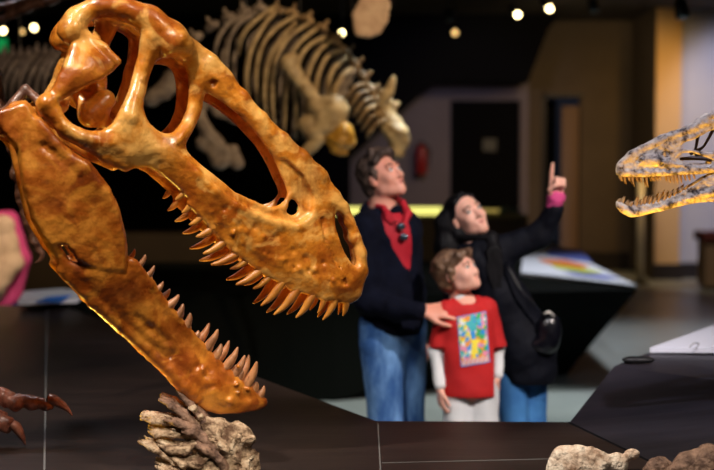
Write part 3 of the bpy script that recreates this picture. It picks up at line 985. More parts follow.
# midline roof, braincase, palate
roof = [(100, 6, 8, .6), (125, 9, 9, 1), (150, 18, 11, 1), (172, 34, 11, 1), (192, 51, 8, .95), (211, 62, 6, 1), (226, 78, 5.5, 1), (243, 97, 5, 1), (261, 118, 5, 1), (282, 139, 6, 1), (302, 158, 7, 1), (320, 176, 6, 1), (334, 196, 5, 1), (343, 207, 4, 1), (349, 221, 3.5, 1),
        (355, 238, 3.5, 1), (361, 252, 3.5, 1), (362, 272, 4, 1), (355, 292, 4.5, 1)]
prev = None
for px, py, r_, m_ in roof:
    p_ = K(px, py)
    p2 = p_ * (1, -1, 1)
    S.cap(p_, p2, r_ * .00285, None, .02)
    if prev is not None:
        for f_ in (-.5, -.2, .2, .5):
            S.cap(prev[0] * (1, f_ * 2 * .9, 1), p_ * (1, f_ * 2 * .9, 1), prev[1], r_ * .00285, .015)
    prev = (p_, r_ * .00285)
bc = FR.at(88, 72, 0)
S.ell(FR.at(84, 84, 0), (.065, .05, .075), None, .03)
S.cap(FR.at(82, 45, -.06), FR.at(72, 28, -.14), .03, .022, .03)
S.cap(FR.at(82, 45, .06), K(72, 28) * (1, -1, 1), .03, .022, .03)
S.cap(bc, FR.at(112, 12, 0), .03, .03, .03)
for sg in (-1, 1):
    S.chain([(FR.at(70, 80, sg * .06), .025), (FR.at(60, 105, sg * .11), .02), (FR.at(46, 112, sg * .15), .024)], .02)
    S.chain([(FR.at(80, 100, sg * .05), .02), (FR.at(120, 135, sg * .06), .016), (FR.at(180, 170, sg * .05), .013), (FR.at(250, 225, sg * .035), .012), (FR.at(330, 270, sg * .02), .012)], .02)
    S.chain([(FR.at(120, 135, sg * .06), .012), (FR.at(112, 140, sg * .14), .01)], .02)
    S.chain([(FR.at(90, 115, sg * .07), .035), (FR.at(105, 100, sg * .06), .03)], .03)
S.ball(K(213, 83, .02), .011, .004, True)
mh = FR.at(291, 207, .075)
S.cap(mh - (.004, .03, 0), mh + (.004, .03, 0), .026, None, .006, True)
for px, py, q_ in ((196, 192, .9), (208, 204, .9), (220, 216, .9), (232, 228, .9), (245, 238, .9), (258, 246, .9), (271, 254, .9), (284, 261, .9), (297, 267, .9), (310, 273, .9), (322, 278, .9), (334, 282, .9), (345, 286, .9)):
    p_ = K(px, py, -.004)
    S.cap(p_, p_ * (1, -1, 1), .014, None, .02)  # palate bars, added to keep the uplight out of the snout
S.noise(.0016, 34, 5, 4)
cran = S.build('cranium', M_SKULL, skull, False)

# lower jaw
jaw_o = [(-14, 112), (0, 112), (12, 101), (26, 100), (34, 108), (38, 120), (48, 131), (60, 146), (74, 158), (88, 160), (98, 172), (110, 188), (119, 206), (124, 226),
         (127, 245), (128, 258), (137, 260), (150, 279), (160, 295), (178, 318), (195, 338), (213, 357), (230, 374), (245, 388), (258, 398), (265, 402), (263, 407),
         (256, 411), (240, 414), (218, 414), (205, 411), (197, 405), (190, 397), (180, 386), (165, 372), (145, 353), (120, 330), (92, 303), (75, 285), (58, 265),
         (47, 247), (38, 232), (30, 214), (22, 180), (15, 150), (6, 138), (-14, 134)]
S = SDF((-0.74, -0.22, -0.66), (0.30, 0.22, 0.30), 0.0058)
JO = [xz(J(*p)) for p in jaw_o]
jh = [[xz(J(*p)) for p in [(60, 246), (66, 245), (74, 254), (78, 262), (70, 261)]]]
plate(S, JO, jh, c_jaw, .015, .011, tfun=lambda X, Z, D: 0.012 + 0.011 * sm(0.0, -0.06, D))
rear = [(-12, 114), (26, 102), (36, 122), (60, 148), (86, 163), (106, 188), (117, 208), (122, 228), (125, 250), (125, 271), (112, 272), (98, 268), (84, 264), (72, 256), (62, 244), (50, 246), (40, 232), (31, 212), (24, 180), (18, 150)]
plate(S, [xz(J(*p)) for p in rear], jh, lambda x, z: c_jaw(x, z) + .008, .018, .008, k=.006)


def jc(pts, k=.02, cut=False):
    q = []
    for p in pts:
        q.append((J(p[0], p[1], p[3] if len(p) > 3 else 0), p[2] * .00285))
    S.chain(q, k, cut)
    S.chain([(a_ * (1, -1, 1), r_) for a_, r_ in q], k, cut)


jc([(38, 122, 5, .012), (56, 144, 4, .016), (80, 172, 3, .016)], .01)
jc([(44, 146, 4, .03), (52, 152, 2.5, .03), (68, 166, 1.8, .032), (80, 178, 1.5, .032)], .008, True)
jc([(62, 150, 6, .0), (84, 168, 5, .006), (102, 192, 5, .006), (113, 214, 4, .004), (119, 240, 4, .004)], .016)
jc([(24, 150, 4, .006), (30, 185, 4, .006), (38, 218, 4, .006), (54, 250, 4, .006)], .016)
jc([(130, 262, 4), (150, 284, 4), (175, 316, 4), (203, 348, 4), (230, 375, 4), (250, 392, 4), (260, 401, 4)], .012)
jc([(60, 270, 4), (92, 304, 4, .002), (120, 329, 4, .002), (150, 356, 4, .002), (172, 377, 4), (190, 396, 3)], .012)
jc([(88, 293, 4.5, .004), (118, 323, 5, .006), (146, 349, 6, .008), (168, 368, 7, .008), (184, 385, 8, .006), (196, 397, 7, .002)], .006)
jc([(197, 400, 2.5, .024), (205, 390, 2.2, .024), (214, 386, 1.6, .024)], .008, True)
jc([(138, 318, 3.5, .028), (152, 330, 4, .027), (168, 342, 2.5, .027)], .012, True)
jc([(170, 357, 2.2, .018), (173, 354, 2.2, .022)], .006, True)
for i in range(14):
    p_ = J(178 + i * 6 + rnd.uniform(-2, 2), 330 + i * 5.4 + rnd.uniform(-2, 3), .021)
    S.ball(p_, .004 + rnd.random() * .003, .005, True)
for i in range(26):
    p_ = J(190 + rnd.random() * 60, 360 + rnd.random() * 45, .0225)
    S.ball(p_, .004 + rnd.random() * .004, .012, bool(i % 3))
# symphysis joins both halves at the tip; articular cross bar at the back
for px, py in ((262, 403), (254, 404), (244, 402), (232, 400)):
    p_ = J(px, py)
    S.cap(p_, p_ * (1, -1, 1), .014, None, .02)
S.noise(.0019, 36, 9, 4)
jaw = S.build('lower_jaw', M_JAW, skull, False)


def tooth(parent, fn, rx, ry, tx, ty, r_, m_, sgn, off=0.0, name='tooth'):
    a_ = fn(rx, ry, off)
    b_ = fn(tx, ty, off)
    if sgn > 0:
        a_, b_ = a_ * (1, -1, 1), b_ * (1, -1, 1)
        jx = np.array([rnd.uniform(-.006, .006), 0, rnd.uniform(-.004, .004)])
        b_ = b_ + jx
    d_ = b_ - a_
    n_ = np.array([d_[2], 0, -d_[0]]) * .07
    if n_[0] < 0:
        n_ = -n_
    rr = r_ * .00252
    a0 = a_ - d_ * .2
    MB().tube([a0, a_ + d_ * .3 + n_ * .7, a_ + d_ * .65 + n_ * .8, b_ - d_ * .06, b_], [rr * .95, rr, rr * .72, rr * .3, rr * .1], 10, 3).build(name, m_, parent, True, False)


UP = [(183, 193, 175, 200, 3.5), (192, 203, 182, 213, 4), (203, 215, 189, 225, 4.2), (214, 227, 196, 237, 4.8), (226, 240, 203, 254, 5), (238, 252, 211, 265, 5.2), (247, 260, 230, 269, 3.8), (261, 269, 236, 285, 5.4),
      (270, 276, 253, 289, 4), (281, 283, 261, 306, 5.2), (296, 290, 274, 315, 5.4), (312, 295, 296, 318, 5), (324, 298, 318, 313, 3.6), (335, 299, 323, 320, 4.6), (346, 300, 343, 316, 4.2)]
LO = [(140, 265, 146, 254, 2.6), (147, 277, 155, 265, 2.8), (156, 291, 164, 281, 3), (167, 307, 180, 294, 4), (176, 318, 184, 303, 4), (185, 328, 191, 312, 4), (195, 338, 199, 330, 3.2), (206, 348, 219, 328, 4.2),
      (215, 357, 222, 343, 4), (225, 367, 239, 346, 4.2), (233, 375, 246, 354, 4.2), (238, 380, 243, 369, 3), (245, 386, 258, 360, 4.8), (252, 392, 257, 381, 3.4), (258, 398, 265, 385, 4)]
for t_ in UP:
    for sg in (-1, 1):
        tooth(cran, K, *t_, M_TOOTH, sg)
for t_ in LO:
    for sg in (-1, 1):
        a0, b0, c0_, d0, r0 = t_
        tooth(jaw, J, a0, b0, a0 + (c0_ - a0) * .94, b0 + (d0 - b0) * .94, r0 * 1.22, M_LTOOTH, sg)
# rear struts of the skull and the mount holding it, beyond the left edge of the view
S = SDF((-0.95, -0.2, -0.2), (-0.42, 0.2, 0.45), .008)
for sg in (-1, 1):
    S.chain([(FR.at(44, 106, sg * .15), .02), (FR.at(26, 88, sg * .13), .009), (FR.at(6, 112, sg * .12), .011), (FR.at(-14, 128, sg * .1), .02)], .015)
    S.chain([(FR.at(24, 90, sg * .13), .010), (FR.at(14, 104, sg * .14), .012), (FR.at(4, 128, sg * .14), .02)], .015)
S.chain([(FR.at(-14, 128, -.1), .02), (FR.at(-14, 118, .1), .02)], .02)
S.ell(FR.at(-24, 110, 0), (.07, .07, .06))
S.noise(.003, 34, 2)
S.build('quadrate_bone', M_ARM, skull, False)
m0 = FR.at(-30, 115, 0)
mm = MB()
mm.tube([m0, m0 + (-.05, .0, -.05), (m0[0] - .06, 0, ZP + .01 - FR.o[2])], .018, 10, 1)
mm.tube([(m0[0] - .06, 0, ZP + .015 - FR.o[2]), (m0[0] - .06, 0, ZP - FR.o[2])], .09, 20, 1)
mm.build('mount_post', M_STEEL, skull, False, False)
tag(skull, 'huge glossy amber-orange predatory dinosaur skull with gaping toothed jaws over the platform', 'dinosaur skull')

# ================================================================== RIGHT SMALL SKULL
FQ = Frame(690, 170, 4.3, R(-4))
SX = .0033


def c_q(x, z):
    px = x / SX + 690
    return 0.014 + 0.055 * sm(612, 780, px)


Q = lambda px, py, off=0.0: FQ.on(px, py, c_q, off)
sk2 = empty('dinosaur_skull', FQ.o, FQ.yaw)
S = SDF((-.27, -.13, -.14), (.36, .13, .25), .0034)
o2 = [(617, 169), (620, 161), (629, 152), (640, 146), (656, 139), (663, 134), (680, 130), (691, 126), (699, 121), (706, 119), (712, 115), (722, 113), (740, 112), (765, 112), (785, 120), (792, 140), (790, 165), (775, 178),
      (740, 173), (714, 172), (700, 174), (680, 175), (660, 176), (640, 177), (624, 177), (618, 175)]
h2 = [[(663, 154), (666, 151), (669, 154), (668, 158), (664, 158)],
      [(676, 158), (682, 153), (692, 152), (702, 156), (712, 160), (711, 164), (698, 164), (684, 162)],
      [(681, 148), (683, 143), (696, 138), (712, 130), (722, 130), (722, 152), (706, 152), (690, 150)],
      [(730, 125), (748, 124), (756, 136), (750, 150), (736, 152), (730, 140)],
      [(765, 128), (776, 128), (780, 150), (770, 160), (763, 148)]]
plate(S, [xz(Q(*p)) for p in o2], [[xz(Q(*p)) for p in h] for h in h2], c_q, .008, .006, k=.008)


def qc(pts, k=.008, cut=False):
    q = [(Q(p[0], p[1], p[3] if len(p) > 3 else 0), p[2] * .0032) for p in pts]
    S.chain(q, k, cut)
    S.chain([(a_ * (1, -1, 1), r_) for a_, r_ in q], k, cut)


qc([(620, 165, 2.5), (632, 154, 3), (655, 143, 3), (682, 133, 3), (706, 123, 3.4), (735, 117, 3.5)])
qc([(621, 173, 2.5), (650, 173, 2.5, .003), (680, 171, 2.2, .003), (714, 169, 2, .004)])
qc([(640, 160, 5), (655, 160, 5), (668, 164, 4)], .012)
qc([(675, 165, 1.2, .006), (700, 168, 1.2, .006), (720, 168, 1.2, .006)], .006)
qc([(625, 165, 1, .01), (632, 162, 1, .01)], .004, True)
qc([(636, 160, 1, .012), (642, 156, 1, .01)], .004, True)
qc([(704, 120, 3, .004), (712, 115, 2.4, .006), (716, 117, 3, .004)], .008)
for px, py, r_ in ((622, 168, 2.5), (630, 157, 2.5), (642, 149, 2.5), (658, 141, 2.5), (675, 134, 2.5), (692, 129, 2.5), (708, 121, 2.5), (725, 116, 3), (745, 116, 3.5), (770, 118, 4)):
    p_ = Q(px, py)
    S.cap(p_, p_ * (1, -1, 1), r_ * .0032, None, .01)
S.ell(FQ.at(770, 140, 0), (.05, .05, .05), None, .02)
for i in range(40):
    S.ball(Q(625 + rnd.random() * 45, 158 + rnd.random() * 16, .011), .0022 + rnd.random() * .0014, .003, True)
S.noise(.0016, 70, 4)
cr2 = S.build('cranium', M_PALE, sk2, False)
mm = MB()
for sg in (-1, 1):
    mm.tube([FQ.at(698, 136, sg * .012), FQ.at(695, 150, sg * .015), FQ.at(690, 154, sg * .015)], [.006, .004, .007], 8)
    mm.tube([FQ.at(713, 130, sg * .012), FQ.at(704, 146, sg * .015), FQ.at(696, 153, sg * .015), FQ.at(720, 156, sg * .02)], [.006, .004, .009, .006], 8)
    mm.tube([FQ.at(680, 159, sg * .012), FQ.at(700, 158, sg * .015), FQ.at(714, 160, sg * .02)], [.005, .008, .008], 8)
mm.build('palate_strut', M_DARKB, cr2, True, False)
S = SDF((-.27, -.13, -.17), (.36, .13, .06), .0034)
j2 = [(617, 201), (622, 203), (628, 206), (645, 204), (662, 200), (678, 193), (692, 186), (704, 178), (716, 172), (740, 166), (765, 166), (790, 172), (788, 182), (765, 190), (740, 197), (714, 202), (698, 203), (680, 206), (656, 212), (640, 216),
      (630, 217), (622, 213), (617, 207)]
plate(S, [xz(Q(*p)) for p in j2], [], c_q, .007, .005, k=.008)
qc([(622, 208, 3), (634, 212, 3.2), (660, 207, 3), (690, 198, 3.4, .002), (720, 190, 4, .002), (760, 180, 3)])
qc([(684, 206, .8, .01), (685, 197, .8, .012), (687, 191, .8, .01)], .003, True)
for i in range(30):
    S.ball(Q(625 + rnd.random() * 70, 203 + rnd.random() * 10 - rnd.random() * 4, .010), .002 + rnd.random() * .001, .003, True)
for px, py in ((620, 206), (626, 210), (634, 213)):
    p_ = Q(px, py)
    S.cap(p_, p_ * (1, -1, 1), .007, None, .01)
S.noise(.0014, 70, 6)
jw2 = S.build('lower_jaw', M_PALE, sk2, False)


def tooth2(parent, rx, ry, tx, ty, r_, sg):
    a_, b_ = Q(rx, ry, .002), Q(tx, ty, .002)
    if sg > 0:
        a_, b_ = a_ * (1, -1, 1), b_ * (1, -1, 1)
    d_ = b_ - a_
    rr = r_ * .0032
    MB().tube([a_ - d_ * .3, a_ + d_ * .4 + (-abs(d_[2]) * .08, 0, 0), b_], [rr, rr * .85, rr * .12], 8, 3).build('tooth', M_PTOOTH, parent, True, False)


for i, (x, l) in enumerate(((621, 5), (625, 8), (629, 5), (633, 10), (637, 6), (641, 7), (647, 11), (652, 5), (656, 5), (660, 4), (669, 6), (673, 7), (677, 5), (681, 8), (685, 4), (689, 5), (694, 3.5))):
    for sg in (-1, 1):
        tooth2(cr2, x, 176.5 - (x - 640) * .03, x + 1.5, 176.5 + l, 1.3, sg)
for i, (x, y, l) in enumerate(((619, 203, 5), (623, 205, 9), (627, 206, 6), (631, 206, 5), (637, 205, 9), (641, 205, 6), (645, 204, 9), (650, 202, 7), (654, 202, 5), (659, 200, 8), (665, 198, 8), (670, 196, 5), (675, 194, 5), (681, 191, 4), (686, 188, 4))):
    for sg in (-1, 1):
        tooth2(jw2, x, y, x + 2.5, y - l, 1.4, sg)
mm = MB()
mm.tube([FQ.at(775, 165, 0), FQ.at(785, 190, 0), (FQ.at(785, 190, 0)[0], 0, .962 - FQ.o[2])], .012, 10, 1)
mm.build('mount_post', M_STEEL, sk2, False, False)
tag(sk2, 'small slender pale dinosaur skull with fine teeth pointing in from the right edge', 'dinosaur skull')

# ================================================================== ROCKS / FOSSILS
def rock(name, label, balls, m_, vox=.005, amp=.006, fr=45, seed=1, cat='fossil', extra=None, grp=None):
    pts = np.array([b[0] for b in balls])
    rr = max(b[1] for b in balls) + .04
    S_ = SDF(pts.min(0) - rr, pts.max(0) + rr, vox)
    for b in balls:
        if len(b) == 3:
            S_.cap(b[0], b[2], b[1], b[1] * .8, .02)
        else:
            S_.ball(b[0], b[1], .03)
    S_.noise(amp, fr, seed, 4)
    # flat where it stands
    zi = S_.ax[2] < ZP
    S_.F[:, :, zi] = 1
    o_ = S_.build(name, m_, whole=True)
    c0 = pts.mean(0)
    origin_to(o_, (c0[0], c0[1], ZP))
    return tag(o_, label, cat, grp)


def blade(pts, rad, flat=.35):
    return MB().tube(pts, rad, 12, 4, flat)


vt = empty('fossil_vertebrae', PZ(215, 465, ZP))
Yv = 3.79
S = SDF(P(170, 505, Yv) + (-.02, -.12, -.02), P(270, 385, Yv) + (.04, .16, .03), .0038)
for px, py, r_, dy in ((200, 424, 10, 0), (218, 429, 10, .01), (235, 434, 10, 0), (214, 434, 13, -.01), (240, 440, 12, 0), (222, 448, 15, -.02), (205, 452, 12, -.02), (236, 462, 16, 0), (250, 462, 10, .01), (210, 475, 20, -.02), (235, 482, 22, 0), (226, 438, 14, .04), (215, 470, 25, .07), (190, 480, 14, 0), (248, 490, 16, 0)):
    S.ball(P(px, py, Yv + dy), r_ * .0033, .015)
for i in range(70):
    q0_ = P(192 + rnd.random() * 66, 404 + rnd.random() * 74, Yv - .075 + rnd.random() * .05)
    q1_ = q0_ + np.array([rnd.uniform(-.03, .03), -.01, rnd.uniform(-.02, .01)])
    S.cap(q0_, q1_, .004 + rnd.random() * .006, .003, .004, bool(i % 3))
S.noise(.006, 80, 12, 4)
S.F[:, :, S.ax[2] < ZP] = 1
S.build('vertebral_body', M_ROCK, vt, whole=True)
specs = [([(178, 387, 0), (184, 392, 0), (196, 408, .0), (206, 420, 0)], [3.5, 4.5, 5, 6], M_ROCKD),
         ([(161, 396, 0), (172, 402, -.01), (186, 413, -.01), (200, 424, 0)], [2.5, 5, 5.5, 6], M_ROCKD),
         ([(143, 415, 0), (153, 417, -.01), (166, 418, -.01), (180, 420, 0), (196, 428, 0)], [3, 5, 5, 5, 6], M_ROCK),
         ([(165, 416, -.02), (176, 419, -.03), (190, 424, -.03), (200, 436, -.02)], [2, 4, 5, 6], M_ROCKD),
         ([(149, 427, -.01), (158, 431, -.02), (172, 430, -.02), (186, 432, 0), (200, 438, 0)], [2.5, 5, 5, 5, 6], M_ROCK),
         ([(184, 428, -.03), (194, 428, -.04), (206, 436, -.03), (214, 446, -.03)], [3, 5, 6, 7], M_ROCKD),
         ([(140, 437, -.02), (152, 444, -.04), (166, 452, -.04), (176, 458, -.04), (190, 462, -.02)], [1.5, 4, 5, 6, 7], M_ROCK),
         ([(158, 440, -.03), (172, 447, -.05), (186, 447, -.05), (196, 440, -.04)], [2.5, 4.5, 5.5, 3], M_ROCK),
         ([(170, 452, -.04), (184, 460, -.06), (200, 461, -.06), (209, 452, -.05)], [3, 5, 6, 3], M_ROCK),
         ([(156, 462, -.04), (170, 468, -.06), (190, 472, -.06), (206, 470, -.05)], [3, 6, 7, 6], M_ROCK),
         ([(198, 442, -.05), (208, 447, -.06), (220, 455, -.05), (226, 466, -.04)], [4, 5, 6, 6], M_ROCKD)]
for pts, rad, m_ in specs:
    q = [P(a_, b_, Yv + dy) for a_, b_, dy in pts]
    lo = np.min(q, 0) - .04
    hi = np.max(q, 0) + .04
    S = SDF(lo, hi, .004)
    for (a_, ra), (b_, rb) in zip(list(zip(q, rad))[:-1], list(zip(q, rad))[1:]):
        for yo, zo in ((-.026, -.006), (-.009, 0), (.009, .003), (.026, .004)):
            S.cap(a_ + (0, yo, zo), b_ + (0, yo, zo), ra * .0017, rb * .0019, .006)
    S.noise(.003, 80, int(q[0][2] * 999) % 50, 3)
    S.F[:, :, S.ax[2] < ZP] = 1
    S.build('spine_blade', m_, vt, whole=True)
tag(vt, 'rugged tan fossil vertebrae with fanned blade spines below the jaw tip', 'fossil')


def rk(px, py, Y, r_):
    p_ = P(px, py, Y)
    return (p_, r_ * Y / F_PX)


Yr = 3.83
rock('fossil_bone', 'cream pointed fossil bone lying on the platform edge at the bottom right',
     [rk(562, 456, Yr, 11), rk(580, 455, Yr, 11), rk(572, 468, Yr, 16), rk(594, 458, Yr, 10), rk(606, 462, Yr, 9), rk(556, 470, Yr, 10), rk(618, 458, Yr, 5.5), rk(630, 455, Yr, 4), rk(634, 453, Yr, 4), rk(590, 472, Yr, 14), rk(620, 468, Yr, 7)],
     M_CREAM, .0045, .004, 45, 3)
rock('fossil_bone', 'small brown knobbly fossil between the cream bone and the larger right boulder',
     [rk(655, 466, 3.8, 7), rk(662, 468, 3.8, 9), rk(668, 474, 3.8, 9), rk(652, 476, 3.8, 8)], M_ROCKD, .0045, .004, 55, 5)
rock('fossil_bone', 'mottled brown fossil boulder in the bottom right corner',
     [rk(690, 462, 3.76, 13), rk(705, 456, 3.76, 10), rk(712, 462, 3.76, 14), rk(680, 472, 3.76, 12), rk(726, 466, 3.76, 18), rk(700, 476, 3.76, 18)],
     M_ROCKD, .0045, .005, 50, 8)

# ================================================================== CLAWED FOOT on the platform, bottom left
Yf = 4.22
ft = empty('fossil_hand', P(-30, 440, Yf) * (1, 1, 0) + (0, 0, ZP))
S = SDF(P(-60, 470, Yf) + (0, -.1, 0), P(85, 370, Yf) + (0, .25, 0), .0042)


def seg(pts, k=.006):
    S.chain([(P(a_, b_, Yf + (d_ if True else 0)), r_ * .0038) for a_, b_, r_, d_ in pts], k)


seg([(-45, 380, 9, .1), (-20, 388, 7, .05), (2, 396, 7, 0), (6, 399, 7.5, 0)])
seg([(10, 399, 6.5, 0), (16, 404, 6, -.01), (20, 400, 5, 0), (30, 402, 6, 0), (33, 403, 6.2, 0)])
seg([(36, 402, 5, 0), (44, 404, 4.6, 0), (47, 405, 5.5, 0)])
seg([(-45, 400, 9, .05), (-20, 408, 7, 0), (-6, 416, 6.5, -.02), (0, 418, 6.5, -.03)])
seg([(2, 424, 6.5, -.04), (6, 426, 6, -.04), (8, 422, 5, -.04)])
S.chain([(P(-40, 390, Yf + .08), .05), (P(-50, 430, Yf + .05), .04)], .03)
S.noise(.003, 80, 3)
S.F[:, :, S.ax[2] < ZP] = 1
S.build('finger_bones', M_CLAW, ft)
for pts, rad in (([(48, 398, 0), (54, 400, 0), (62, 405, 0), (68, 410, 0), (72.5, 416, 0)], [5.5, 6, 4.6, 2.6, .5]),
                 ([(12, 424, -.05), (16, 427, -.05), (20, 433, -.05), (23, 439, -.05), (25.5, 445, -.05)], [5.5, 6, 4.6, 2.8, .5])):
    MB().tube([P(a_, b_, Yf + d_) for a_, b_, d_ in pts], [r_ * .0042 for r_ in rad], 12, 4, .7).build('claw', M_CLAW, ft, True)
tag(ft, 'reddish brown fossil hand with curved claws reaching in over the platform at left', 'fossil hand')

# hanging forelimb behind the jaw at left
Ya = 4.9
am = empty('skeleton_forelimb', P(20, 60, Ya))
S = SDF(P(-12, 275, Ya) + (0, -.08, 0), P(60, 50, Ya) + (0, .1, 0), .005)
ch = [(0, 110, 9), (8, 135, 6), (14, 150, 7), (17, 160, 5), (17, 176, 7), (21, 182, 6), (20, 196, 5), (24, 203, 6.5), (25, 212, 5), (30, 224, 6), (33, 238, 3.5), (36, 243, 5), (40, 252, 3.5)]
S.chain([(P(a_, b_, Ya), r_ * .0036) for a_, b_, r_ in ch], .006)
S.chain([(P(-8, 70, Ya), .03), (P(0, 110, Ya), .03)], .01)
S.noise(.003, 90, 8)
S.build('arm_bones', M_ARM, am)
MB().tube([P(38, 248, Ya), P(42, 254, Ya), P(40, 260, Ya), P(34, 263, Ya)], [.014, .012, .007, .001], 10).build('claw', M_ARM, am, True)
tag(am, 'dark brown skeletal forelimb with hooked claw hanging behind the amber jaw', 'skeleton')

# ================================================================== MOUNTED MAMMAL SKELETON behind
Ym = 9.0
pxm = Ym / F_PX
mam = empty('mounted_skeleton', P(300, 170, Ym))
spine = [(196, 38), (212, 26), (228, 18), (244, 12), (260, 9), (276, 10), (292, 14), (307, 20), (322, 29), (335, 40), (346, 52), (355, 64), (363, 77), (371, 90), (379, 102), (386, 113)]
vm = []
for i, (px, py) in enumerate(spine):
    p_ = P(px, py, Ym)
    S = SDF(p_ - .12, p_ + (.12, .12, .16), .012)
    nx_ = spine[min(i + 1, len(spine) - 1)]
    pv_ = spine[max(i - 1, 0)]
    d_ = np.array([nx_[0] - pv_[0], 0, -(nx_[1] - pv_[1])], float)
    d_ /= np.linalg.norm(d_)
    up_ = np.array([-d_[2], 0, d_[0]])
    if up_[2] < 0:
        up_ = -up_
    S.cap(p_ - d_ * .025, p_ + d_ * .025, .03, .03, .01)
    S.cap(p_, p_ + up_ * .065, .018, .014, .01)
    S.cap(p_ + (0, -.06, 0), p_ + (0, .06, 0), .014, .014, .01)
    S.build('vertebra', M_BONEG if i < 5 else M_BONE, mam)
ribs = [[(244, 14), (226, 26), (216, 44), (214, 64)], [(256, 12), (238, 24), (228, 44), (226, 72), (230, 92)], [(276, 6), (256, 20), (242, 36), (238, 56)], [(276, 10), (262, 28), (250, 52), (246, 82), (250, 108)],
        [(294, 17), (276, 28), (262, 46), (256, 74), (258, 104)], [(296, 22), (280, 40), (268, 62), (264, 96), (268, 124)], [(308, 24), (290, 36), (276, 58), (272, 90), (274, 130)], [(317, 28), (300, 42), (290, 60), (286, 92), (284, 136)],
        [(326, 37), (311, 44), (300, 58), (296, 86), (296, 140)], [(332, 40), (318, 52), (308, 74), (306, 100), (306, 138)], [(340, 50), (326, 58), (318, 76), (316, 96), (322, 116)], [(346, 58), (334, 68), (328, 84), (328, 100)],
        [(352, 68), (342, 76), (334, 92), (334, 104)]]
for i, rb in enumerate(ribs):
    for sg, yo in ((1, -.16), (0, .2)):
        q = [P(a_ + (0 if sg else 8), b_ + (0 if sg else 3), Ym + yo * math.sin(math.pi * min(1, (k + .4) / len(rb)))) for k, (a_, b_) in enumerate(rb)]
        MB().tube(q, [(.022 if sg else .016)] * (len(q) - 1) + [.012], 8, 4, .7).build('rib', M_BONEL if (sg and i > 1) else M_BONEG, mam, True)
# neck ribs
for i in range(6):
    a0 = (360 + i * 4.4, 84 + i * 7.2)
    q = [P(a0[0] + 4, a0[1], Ym - .05), P(a0[0] - 5, a0[1] + 3, Ym - .12), P(a0[0] - 12, a0[1] + 12, Ym - .1), P(a0[0] - 15, a0[1] + 17, Ym - .04)]
    MB().tube(q, .016, 8).build('rib', M_BONE, mam, True)
for i in range(4):
    q = [P(356 - i * 4, 70 + i * 10, Ym - .15), P(342 - i * 3, 84 + i * 9, Ym - .15), P(330 - i * 3, 100 + i * 7, Ym - .12)]
    MB().tube(q, .012, 8).build('rib', M_BONEG, mam, True)
S = SDF(P(268, 175, Ym) + (0, -.5, 0), P(368, 40, Ym) + (0, .1, 0), .012)
Yl = Ym - .25
pc = lambda a_, b_: P(a_, b_, Yl)
S.chain([(pc(288, 64), .06), (pc(296, 74), .045), (pc(308, 92), .05), (pc(318, 106), .06)], .03)
S.chain([(pc(284, 62), .03), (pc(292, 60), .05)], .03)
S.chain([(pc(318, 108), .07), (pc(334, 110), .09), (pc(328, 122), .07), (pc(308, 124), .05)], .04)
S.chain([(pc(306, 124), .05), (pc(312, 132), .05), (pc(340, 124), .05)], .04)
S.noise(.008, 24, 3)
S.build('upper_limb_bone', M_BONEL, mam)
S = SDF(pc(322, 162) - (0, .12, 0), pc(360, 112) + (0, .12, 0), .01)
S.ell(pc(341, 137), (.095, .08, .115))
S.cap(pc(334, 130), pc(332, 118), .05, .04, .03)
S.noise(.012, 40, 5)
S.build('knobbly_joint', M_BONEA, mam)
S = SDF(pc(270, 210) - (0, .12, 0), pc(330, 125) + (0, .12, 0), .01)
S.chain([(pc(318, 138), .055), (pc(312, 146), .04), (pc(298, 160), .04), (pc(285, 185), .045)], .02)
S.build('lower_limb_bone', M_BONEL, mam)
# skull with upright horn cores
S = SDF(P(370, 175, Ym) - (0, .2, 0), P(425, 70, Ym) + (0, .2, 0), .01)
S.chain([(P(384, 112, Ym), .06), (P(394, 128, Ym), .075), (P(399, 138, Ym), .07), (P(397, 152, Ym), .045)], .03)
S.ell(P(398, 132, Ym - .04), (.07, .06, .06))
S.chain([(P(382, 92, Ym), .03), (P(388, 104, Ym), .05)], .03)
S.chain([(P(383, 102, Ym - .05), .04), (P(388, 92, Ym - .08), .035), (P(394, 78, Ym - .1), .018)], .02)
S.chain([(P(392, 112, Ym + .05), .03), (P(397, 103, Ym + .05), .015)], .02)
S.ball(P(392, 138, Ym - .1), .03, .01, True)
S.noise(.008, 36, 5)
S.build('skull', M_BONEL, mam)
# hind limb and pelvis seen through the amber skull
S = SDF(P(90, 190, Ym) - (0, .2, 0), P(250, 50, Ym) + (0, .25, 0), .015)
g = lambda a_, b_, r_: (P(a_, b_, Ym), r_)
S.chain([g(200, 60, .05), g(222, 88, .04), g(240, 104, .05), g(236, 118, .04), g(216, 112, .035), g(204, 96, .03), g(200, 60, .03)], .03)
S.chain([g(198, 96, .06), g(200, 118, .04), g(212, 140, .045), g(226, 156, .05)], .03)
S.chain([g(150, 100, .05), g(170, 78, .05), g(195, 62, .05)], .03)
S.chain([g(164, 92, .05), g(178, 86, .035)], .03)
S.chain([g(202, 144, .045), g(214, 152, .05), g(220, 160, .06)], .02)
S.chain([g(234, 150, .04), g(238, 162, .05)], .02)
S.noise(.012, 22, 9)
S.build('pelvis_and_hind_limb', M_BONEG, mam)
mm = MB()
for px, yb in ((246, 120), (300, 140), (352, 60)):
    p_ = P(px, yb, Ym + .0)
    mm.tube([p_, (p_[0], p_[1], 4.1)], .008, 6, 1)
mm.tube([P(x, y + 3, Ym + .02) for x, y in spine], .012, 8, 1)
mm.build('steel_armature', M_STEEL, mam)
mb = MB()
p0, p1 = P(232, 150, Ym), P(345, 150, Ym)
mm = MB().tube([P(306, 138, Ym), (P(306, 138, Ym)[0], Ym + .02, zt)], .02, 8, 1)
mm.build('support_post', M_STEEL, mam)
tag(mam, 'mounted tan mammal skeleton with curved ribs suspended behind the amber skull', 'skeleton')

